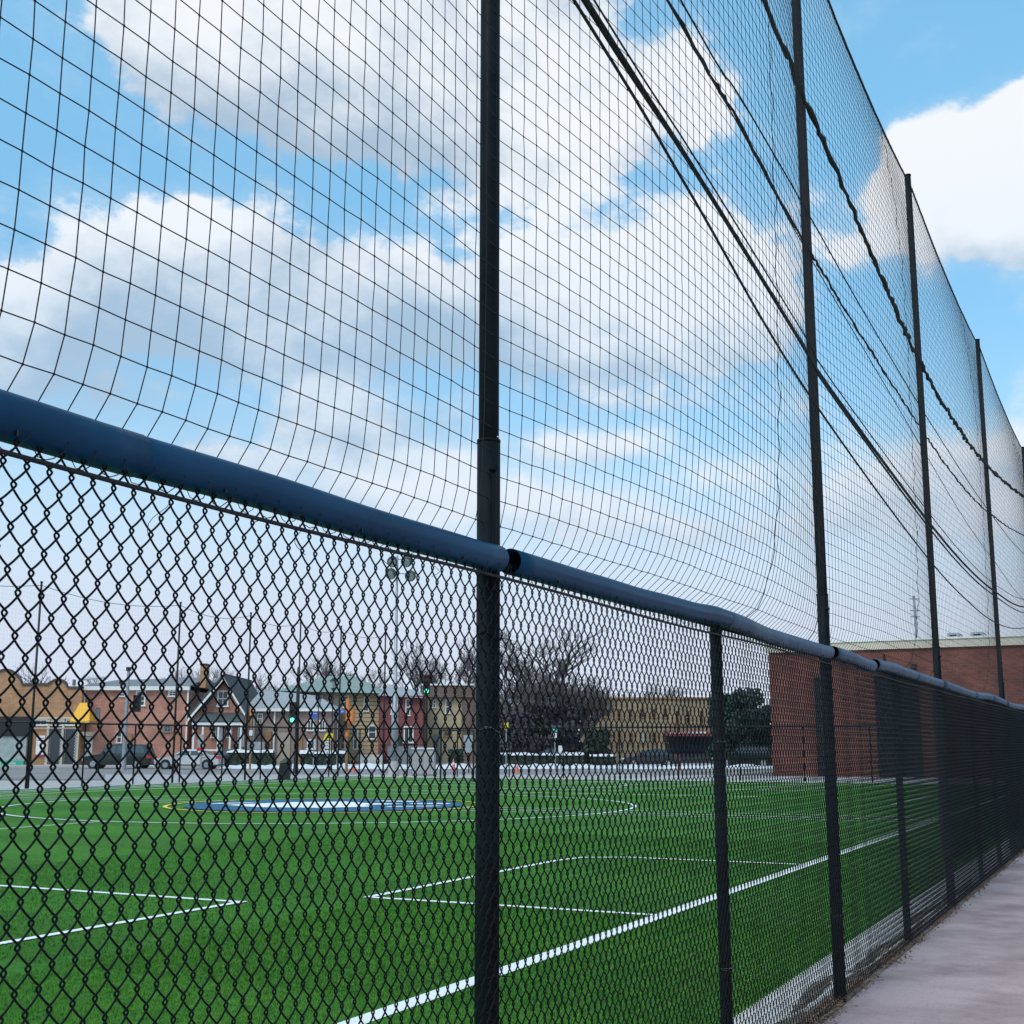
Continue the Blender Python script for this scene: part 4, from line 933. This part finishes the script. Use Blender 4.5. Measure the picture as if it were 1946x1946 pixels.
# ------------------------------------------------------------------ hedges with snow on top
def hedge(label, px0, px1, pyt, w, d, seed_, snow=True, mat='hedge', base=-.03):
    s = Site('hedge', label, 'hedge', (px0+px1)/2, w, base=base); rg = np.random.default_rng(seed_)
    x0, x1, h = s.x(px0), s.x(px1), s.z(pyt); n = int(900*(x1-x0)*h/6)+300
    p = np.stack([rg.uniform(x0, x1, n), rg.uniform(-.1, d+.1, n), rg.uniform(0, 1, n)**.8*h], 1)
    a = rg.normal(0, 1, (n, 3)); a /= np.linalg.norm(a, axis=1, keepdims=True); b_ = np.cross(a, rg.normal(0, 1, (n, 3))); b_ /= np.linalg.norm(b_, axis=1, keepdims=True); q = rg.uniform(.06, .15, n)[:, None]
    V = np.stack([p-a*q, p+b_*q*.6, p+a*q, p-b_*q*.6], 1).reshape(-1, 3)
    tag(link('leaves', npmesh('leaves', V, np.arange(4*n).reshape(-1, 4), M[mat]), s.t), kind='stuff')
    MB().box(x0+.1, x1-.1, .05, d-.05, 0, h-.08).build('twigs', M[mat], s.t)
    if snow:
        mb = MB(); k = max(3, int((x1-x0)/.5)); r2 = random.Random(seed_)
        for i in range(k+1):
            xx = x0+(x1-x0)*i/k; hh = .14*r2.random()+.03
            for dy, dz in ((-.05, -.06), (.1, hh), (d*.5, hh+.06), (d, 0)): mb.v.append((xx, dy, h+dz))
        for i in range(k):
            for j in range(3): q_ = i*4+j; mb.f.append((q_, q_+4, q_+5, q_+1))
        mb.build('snow_cap', M['snow'], s.t)
hedge('dark clipped hedge with snow on top, right of the silver sedan', 432, 520, 1429, 102.8, 1.2, 1)
hedge('dark clipped hedge with snow on top beside the one way sign', 570, 662, 1431, 102.8, 1.2, 2)
hedge('low dark shrubs with patches of snow under the bare tree', 950, 1110, 1434, 103, 1.0, 3)
hedge('dark shrubs before the buff apartment block', 1120, 1170, 1436, 103.2, 1.0, 4)
hedge('dark bush left of the white notice board', 852, 880, 1424, 102.4, 1.2, 5, False)

# ------------------------------------------------------------------ trees
def bare_tree(label, px, w, pytop, spread, seed_, trunk=.28, levels=6, dens=1.0, pyfork=1400, group='bare winter trees behind the houses'):
    s = Site('bare_tree', label, 'tree', px, w, group); rg = random.Random(seed_); H_ = s.z(pytop)
    paths = [[], []]
    def br(p, d, l, r, lev):
        q = [p]; n = 3; dd = d.copy()
        for i in range(n):
            dd = (dd+Vector((rg.uniform(-1, 1), rg.uniform(-1, 1), rg.uniform(-.5, .9)))*.13).normalized(); q.append(q[-1]+dd*(l/n))
        paths[0 if lev == 0 else 1].append((q, r))
        if lev >= levels: return
        k = (rg.choice((2, 3, 3)) if lev < 3 else rg.choice((2, 3, 3)))
        for i in range(k+(1 if lev == 0 else 0)):
            at = q[rg.choice((2, 3))] if lev else q[3]
            az = rg.uniform(0, 2*PI); tl = rg.uniform(.28, .85)*spread
            nd = (dd*math.cos(tl)+Vector((math.cos(az), math.sin(az), rg.uniform(-.1, .4)))*math.sin(tl)).normalized()
            br(at, nd, l*rg.uniform(.62, .86), r*.62, lev+1)
    br(Vector((0, 0, 0)), Vector((rg.uniform(-.06, .06), 0, 1)).normalized(), H_*.26, trunk, 0)
    top = max(q_[-1].z for q_, _ in paths[1]); k_ = H_/top
    for idx, nm in ((0, 'trunk'), (1, 'branches')):
        mb = MB()
        for q_, r in paths[idx]:
            rs = [max(.013, r*(1-.3*i/3)) for i in range(4)]; mb.tube([(v_.x*k_, v_.y*k_, v_.z*k_) for v_ in q_], rs, 6 if r > .05 else 3, cap=False)
        mb.build(nm, M['bark'], s.t)
bare_tree('large spreading bare tree right of the main pole', 1035, 112, 1172, 1.05, 11, .42, 7, pyfork=1380, group=None)
bare_tree('tall bare tree showing just left of the main pole', 880, 128, 1180, .8, 12, .34, 7)
bare_tree('bare tree behind the floodlight mast', 800, 140, 1205, .8, 13, .3, 7)
bare_tree('bare tree above the green roof', 665, 150, 1240, .9, 14, .25, 7)
bare_tree('small bare tree above the green roof ridge', 610, 150, 1262, .9, 15, .2, 6)
bare_tree('thin bare tree behind the chimney', 350, 140, 1258, .9, 16, .2, 6)
bare_tree('thin bare tree right of the chimney', 388, 145, 1262, .9, 17, .2, 6)
bare_tree('bare tree behind the low pale roof', 478, 145, 1272, .9, 18, .22, 6)
bare_tree('bare tree behind the storefront parapet dip', 50, 140, 1258, 1.0, 19, .25, 6)
bare_tree('bare tree rising over the long brick roof', 190, 150, 1280, .9, 20, .2, 6)
bare_tree('low bare tree behind the buff apartment block', 1170, 150, 1283, 1.0, 21, .25, 6)
bare_tree('bare tree above the left end of the apartment block', 1100, 145, 1270, 1.0, 22, .25, 6)
bare_tree('low bare tree over the middle of the apartment block', 1235, 155, 1288, 1.0, 24, .25, 6)
bare_tree('second bare tree crossing the first one right of the main pole', 975, 116, 1185, .9, 23, .3, 7)
bare_tree('low dense bare thicket under the large tree', 1072, 110, 1272, 1.15, 41, .3, 7)
bare_tree('twiggy grey thicket right of the main pole', 1010, 113, 1290, 1.15, 42, .3, 7)
bare_tree('widest dark thicket behind the evergreens right of the main pole', 1045, 108, 1262, 1.2, 51, .3, 7)
bare_tree('dense grey thicket beside the left end of the apartment block', 1095, 112, 1300, 1.2, 52, .3, 7)
bare_tree('dark thicket hugging the right side of the main pole', 965, 112, 1270, 1.2, 53, .3, 7)
bare_tree('spreading bare tree at the left end of the buff block', 1120, 116, 1288, 1.1, 43, .3, 7)
def evergreen(label, px0, px1, pyt, w, seed_, mat='pine'):
    s = Site('evergreen_tree' if mat == 'pine' else 'shrub', label, 'tree' if mat == 'pine' else 'shrub', (px0+px1)/2, w); rg = np.random.default_rng(seed_)
    R_ = (s.x(px1)-s.x(px0))/2; H_ = s.z(pyt); n = 9000
    MB().tube([(0, 0, 0), (.1, 0, H_*.5), (0, 0, H_*.9)], [.28, .18, .05], 8).build('trunk', M['bark'], s.t)
    cl = [(rg.uniform(-.62, .62)*R_, rg.uniform(-.6, .6)*R_, H_*rg.uniform(.12, .84), R_*rg.uniform(.26, .46)) for _ in range(34)]
    c = np.array(cl); i = rg.integers(0, len(cl), n); d = rg.normal(0, 1, (n, 3)); d /= np.linalg.norm(d, axis=1, keepdims=True)
    p = c[i, :3]+d*c[i, 3:]*rg.uniform(.55, 1.05, (n, 1)); p[:, 2] = np.clip(p[:, 2], .3, H_)
    a = rg.normal(0, 1, (n, 3)); a /= np.linalg.norm(a, axis=1, keepdims=True); b_ = np.cross(a, d); b_ /= np.linalg.norm(b_, axis=1, keepdims=True)+1e-9; q = rg.uniform(.12, .30, n)[:, None]
    V = np.stack([p-a*q, p+b_*q*.55, p+a*q, p-b_*q*.55], 1).reshape(-1, 3)
    tag(link('crown', npmesh('crown', V, np.arange(4*n).reshape(-1, 4), M[mat]), s.t), kind='stuff')
evergreen('dense dark evergreen right of the slim fence post', 1345, 1452, 1300, 108, 31)
evergreen('lower dark evergreen beside the brick wing', 1430, 1490, 1328, 110, 32)
evergreen('grey brown brushy mass under the large bare tree', 1020, 1112, 1312, 106, 33, 'brush')
evergreen('low grey brown brush just right of the main pole', 945, 1035, 1345, 106, 34, 'brush')
evergreen('dark shrub before the tan end of the apartment block', 1105, 1165, 1385, 105, 35, 'hedge')

# ------------------------------------------------------------------ masts, lamps, signals, signs
s = Site('floodlight_mast', 'tall pale green grey floodlight mast with four round lamps beyond the field', 'mast', 749, 74)
mh = s.z(1056); MB().tube([(0, 0, 0), (0, 0, s.z(1345)), (0, 0, s.z(1342)), (0, 0, mh)], [.21, .185, .12, .06], 14).build('pole', M['steel'], s.t, True)
MB().tube([(0, 0, 0), (0, 0, .9)], .30, 14).build('base', M['concrete'], s.t)
for i, (px, py) in enumerate(((740, 1067), (767, 1067), (737, 1090), (775, 1094))):
    x, z = s.x(px)*1.0, s.z(py)
    MB().tube([(0, 0, z+.12), (x, 0, z+.12)], .035, 6).build('arm', M['steel'], s.t)
    lm = MB().ball((x, .1, z), .34, 14, 8).build('lamp', M['roofdark'], s.t, True); MB().tube([(x, -.16, z-.10), (x, -.30, z-.16)], .22, 16).build('lens', M['steel'], lm)
def street_lamp(label, px, pyt, w, r=.05):
    s = Site('street_lamp', label, 'street lamp', px, w, 'lantern street lamps'); h = s.z(pyt)
    MB().tube([(0, 0, 0), (0, 0, .8), (0, 0, h-.9)], [r*2, r, r*.8], 10).build('pole', M['black'], s.t)
    MB().tube([(0, 0, h-.9), (0, 0, h-.75)], [.06, .2], 6).build('lantern_base', M['black'], s.t)
    MB().tube([(0, 0, h-.75), (0, 0, h-.25)], [.15, .24], 6).build('lantern', M['paleglass'], s.t)
    MB().tube([(0, 0, h-.25), (0, 0, h-.05), (0, 0, h)], [.32, .1, .03], 6).build('lantern_roof', M['black'], s.t)
street_lamp('lantern street lamp right of the green roofed house ridge', 630, 1288, 92)
street_lamp('lantern street lamp left of the other one, above the blue sign', 603, 1322, 100)
ge = material('green_signal_light', (.05, .6, .4), .4, emit=((.1, 1.0, .62), 2.2)); dimr = material('dim_red_lens', (.12, .01, .01), .4)
def signal(parent, x, z, y=0, lit=True, w_=.36, h_=1.1):
    o = MB().box(x-w_/2, x+w_/2, y, y+.3, z-h_/2, z+h_/2).build('signal_head', M['black'], parent)
    for k, mt in enumerate((dimr, M['black'], ge if lit else M['black'])):
        zc = z+h_/2-h_*(k+.5)/3
        MB().tube([(x, y-.03, zc), (x, y-.001, zc)], w_*.34, 14).build('lens', mt, o)
        v = MB()
        for q in range(9):
            a = PI*q/8; v.v += [(x+w_*.42*math.cos(a), y-.001, zc+w_*.42*math.sin(a)), (x+w_*.42*math.cos(a), y-.2, zc+w_*.42*math.sin(a))]
        for q in range(8): v.f.append((2*q, 2*q+1, 2*q+3, 2*q+2))
        v.build('visor', M['black'], o)
    return o
s = Site('traffic_signal', 'traffic signal showing green on a thick dark pole beyond the field corner', 'traffic light', 563, 82)
MB().tube([(0, 0, 0), (0, 0, .5), (0, 0, s.z(1268))], [.2, .15, .10], 12).build('pole', M['black'], s.t); signal(s.t, s.x(557), s.z(1355), -.5, True, .42, 1.35); 
MB().box(s.x(548), s.x(552), -.35, -.15, s.z(1376), s.z(1368)).build('pedestrian_signal', dimr, s.t)
s = Site('traffic_signal', 'traffic signal showing green hanging high before the dark mansard roof', 'traffic light', 809, 92)
MB().tube([(0, .35, 0), (0, .35, s.z(1285))], [.10, .07], 10).build('pole', M['black'], s.t); signal(s.t, 0, s.z(1301), 0, True, .48, 1.35)
s = Site('traffic_signal', 'unlit side facing signal on the pale pole before the brick house', 'traffic light', 236, 93)
MB().tube([(0, 0, 0), (0, 0, 1.0), (0, 0, s.z(1272))], [.24, .15, .11], 12).build('pole', M['steel'], s.t); MB().tube([(0, 0, s.z(1275)), (0, 0, s.z(1268))], .2, 8).build('camera_box', M['black'], s.t)
signal(s.t, s.x(256), s.z(1337), 0, False, .5, 1.2); MB().tube([(0, .1, s.z(1337)), (s.x(256), .1, s.z(1337))], .04, 6).build('arm', M['steel'], s.t)
s = Site('orange_sleeved_pole', 'rusty wooden pole with a bright orange sleeve and sign boards', 'pole', 659, 88)
MB().tube([(0, 0, 0), (0, 0, s.z(1328))], .10, 8).build('pole', M['brownsteel'], s.t); MB().tube([(0, 0, s.z(1400)), (0, 0, s.z(1328))], .13, 8).build('sleeve', M['orange'], s.t)
MB().tube([(s.x(668), 0, s.z(1374)), (s.x(668), 0, s.z(1347))], .19, 10).build('signal_back', M['orange'], s.t)
MB().box(s.x(653), s.x(660), -.2, -.13, s.z(1388), s.z(1372)).build('panel', M['black'], s.t)
s = Site('utility_pole', 'slim orange brown pole right of the gabled house', 'pole', 476, 96); MB().tube([(0, 0, 0), (0, 0, s.z(1346))], .085, 8).build('pole', M['brownsteel'], s.t); MB().box(-.14, .14, -.14, -.09, s.z(1360), s.z(1348)).build('sign_plate', M['orange'], s.t); MB().box(-.12, .12, -.14, -.09, s.z(1398), s.z(1388)).build('sign_plate', M['white'], s.t)
def sign(name, label, px, w, plates, pole='steel', ptop=None):
    s = Site(name, label, 'sign', px, w); top = ptop or min(p[2] for p in plates)
    MB().tube([(0, 0, 0), (0, 0, s.z(top))], .045, 8).build('post', M[pole], s.t)
    for (a, b_, c_, d_, mt, txts) in plates:
        pl = MB().box(s.x(a), s.x(b_), -.10, -.06, s.z(d_), s.z(c_)).build('plate', M[mt], s.t)
        for (tx, px_, py_, sz, tm_) in txts: put_text(tx, sz, M[tm_], pl, (s.x(px_), -.106, s.z(py_)))
    return s
s = sign('street_sign', 'white one way sign with left arrow under a yellow warning plate', 622, 88, [(616, 628.5, 1408, 1429, 'white', [('ONE', 622.3, 1412, .20, 'black'), ('WAY', 622.3, 1417.5, .20, 'black')])], ptop=1392)
def arrow(parent, x, z, y, L_, mt):
    q = MB().prism([(x-L_/2, z), (x-L_*.12, z+L_*.28), (x-L_*.12, z+L_*.1), (x+L_/2, z+L_*.1), (x+L_/2, z-L_*.1), (x-L_*.12, z-L_*.1), (x-L_*.12, z-L_*.28)][::-1], y, y+.006); return q.build('arrow', mt, parent)
arrow(s.t, s.x(622.3), s.z(1424), -.112, .34, M['black'])
q = MB().prism([(s.x(614.5), s.z(1406)), (s.x(619), s.z(1394)), (s.x(634), s.z(1394)), (s.x(632.5), s.z(1406))][::-1], -.16, -.12).build('warning_plate', M['yellowsign'], s.t)
MB().prism([(s.x(620), s.z(1402.5)), (s.x(623.5), s.z(1398)), (s.x(627), s.z(1402.5))][::-1], -.168, -.162).build('symbol', M['black'], q)
sign('street_sign', 'blue street name plates on the lantern pole left of the orange sleeve', 596, 99, [(585, 602, 1353, 1359.5, 'bluesign', [('Grand Av', 593.5, 1356.3, .16, 'white')]), (593, 602, 1360, 1366, 'bluesign', [])])
sign('street_sign', 'dark blue street name plate beside the orange sleeve', 641, 98.5, [(636, 655, 1349, 1356, 'bluesign', [('ed  W', 646, 1352.5, .2, 'white')])])
sign('street_sign', 'small green street name plate over a white sign under the bare tree', 1055, 95, [(1049, 1059, 1381, 1391, 'greensign', [('ST', 1054, 1386, .24, 'white')]), (1050, 1058, 1393, 1402, 'white', [('P', 1054, 1397.5, .26, 'red')])])
sign('street_sign', 'white sign with a symbol before the dark shrubs', 1066, 93, [(1061, 1071, 1417, 1431, 'white', [])])
sign('street_sign', 'pale board with blue emblem on a post behind the silver sedan', 382, 95, [(377, 386.5, 1396, 1421, 'paleglass', [])])
s = sign('street_sign', 'red and white notice over the roof of the silver sedan', 383, 90.5, [(375.5, 389, 1421, 1427, 'red', [])]); MB().box(s.x(378), s.x(386), -.10, -.06, s.z(1430), s.z(1427.2)).build('plate', M['white'], s.t)
sign('street_sign', 'yellow green warning sign just right of the main pole', 962, 96, [(958, 966, 1373, 1386, 'yellowsign', [])])
sign('notice_board', 'pale blank notice board left of the main pole', 891, 84, [(881, 900, 1397, 1430, 'paleglass', [])], 'black')
MB().box(-.02, .02, -.02, .02, 0, .01)
# utility box, bin, goal, cones
s = Site('utility_cabinet', 'pale grey double door utility cabinet behind the far fence', 'cabinet', 806, 74)
MB().box(s.x(783), s.x(827), 0, .9, .05, s.z(1424)).build('case', M['steel'], s.t); MB().box(s.x(782), s.x(828), -.05, .95, s.z(1424)+.003, s.z(1421)).build('lid', M['white'], s.t); MB().box(s.x(783), s.x(827), -.03, .93, 0, .047).build('plinth', M['concrete'], s.t)
for a, b_ in ((784.5, 804), (805, 825.5)):
    o = MB().box(s.x(a), s.x(b_), -.025, -.003, .15, s.z(1427)).build('door', M['paving'], s.t); MB().box(s.x((a+b_)/2+6), s.x((a+b_)/2+7), -.05, -.027, .8, .95).build('handle', M['black'], o)
s = Site('wheelie_bin', 'black tilted bin standing by the far fence below the green signal', 'bin', 545, 66)
q = MB(); x0, x1, zt = s.x(531), s.x(555), s.z(1441)
q.v = [(x0, -.3, 0), (s.x(552), -.3, 0), (s.x(552), .3, 0), (x0, .3, 0), (s.x(536), -.35, zt*.8), (x1, -.35, zt*.86), (x1, .35, zt*.86), (s.x(536), .35, zt*.8)]
q.f = [(0, 3, 2, 1), (4, 5, 6, 7), (0, 1, 5, 4), (1, 2, 6, 5), (2, 3, 7, 6), (3, 0, 4, 7)]; q.build('bin_body', M['black'], s.t)
q = MB(); q.v = [(s.x(535), -.38, zt*.82), (s.x(556), -.38, zt*.88), (s.x(556), .38, zt*.88), (s.x(535), .38, zt*.82), (s.x(544), -.3, zt), (s.x(552), -.3, zt), (s.x(552), .3, zt), (s.x(544), .3, zt)]
q.f = [(0, 3, 2, 1), (4, 5, 6, 7), (0, 1, 5, 4), (1, 2, 6, 5), (2, 3, 7, 6), (3, 0, 4, 7)]; q.build('lid', M['roofdark'], s.t)
s = Site('goal_frame', 'thin black goal frame at the far corner of the field', 'goal', 870, 62.5)
for a in (838, 900): MB().tube([(s.x(a), 0, 0), (s.x(a), 0, s.z(1388))], .045, 8).build('upright', M['black'], s.t); MB().tube([(s.x(a), 0, .04), (s.x(a+2), 1.3, .04)], .04, 6).build('base_bar', M['black'], s.t)
MB().tube([(s.x(838), 0, s.z(1388)), (s.x(900), 0, s.z(1388))], .045, 8).build('crossbar', M['black'], s.t); MB().tube([(s.x(840), 1.3, .04), (s.x(902), 1.3, .04)], .04, 8).build('ground_bar', M['black'], s.t)
def cone(px, w, label):
    s = Site('traffic_cone', label, 'cone', px, w, 'orange cones on the street', base=-.02)
    MB().box(-.2, .2, -.2, .2, 0, .04).build('base', M['coneorange'], s.t); MB().tube([(0, 0, .04), (0, 0, .8)], [.15, .03], 12).build('cone_body', M['coneorange'], s.t); MB().tube([(0, 0, .42), (0, 0, .58)], [.092, .067], 12).build('band', M['white'], s.t)
cone(673, 86, 'orange cone right of the orange sleeved pole'); cone(862, 92, 'orange cone left of the main pole'); cone(982, 84, 'orange cone right of the main pole'); cone(1290, 95, 'orange cone before the shop awning')
# far utility pole seen through the net
s = Site('utility_pole', 'distant pole with insulators seen beside the third tall pole', 'pole', 1754, 130)
MB().tube([(0, 0, 0), (0, 0, s.z(1132))], .12, 8).build('pole', M['steel'], s.t)
for z_ in (1138, 1160, 1172): MB().tube([(-.45, 0, s.z(z_)), (.45, 0, s.z(z_))], .06, 6).build('crossarm', M['steel'], s.t)
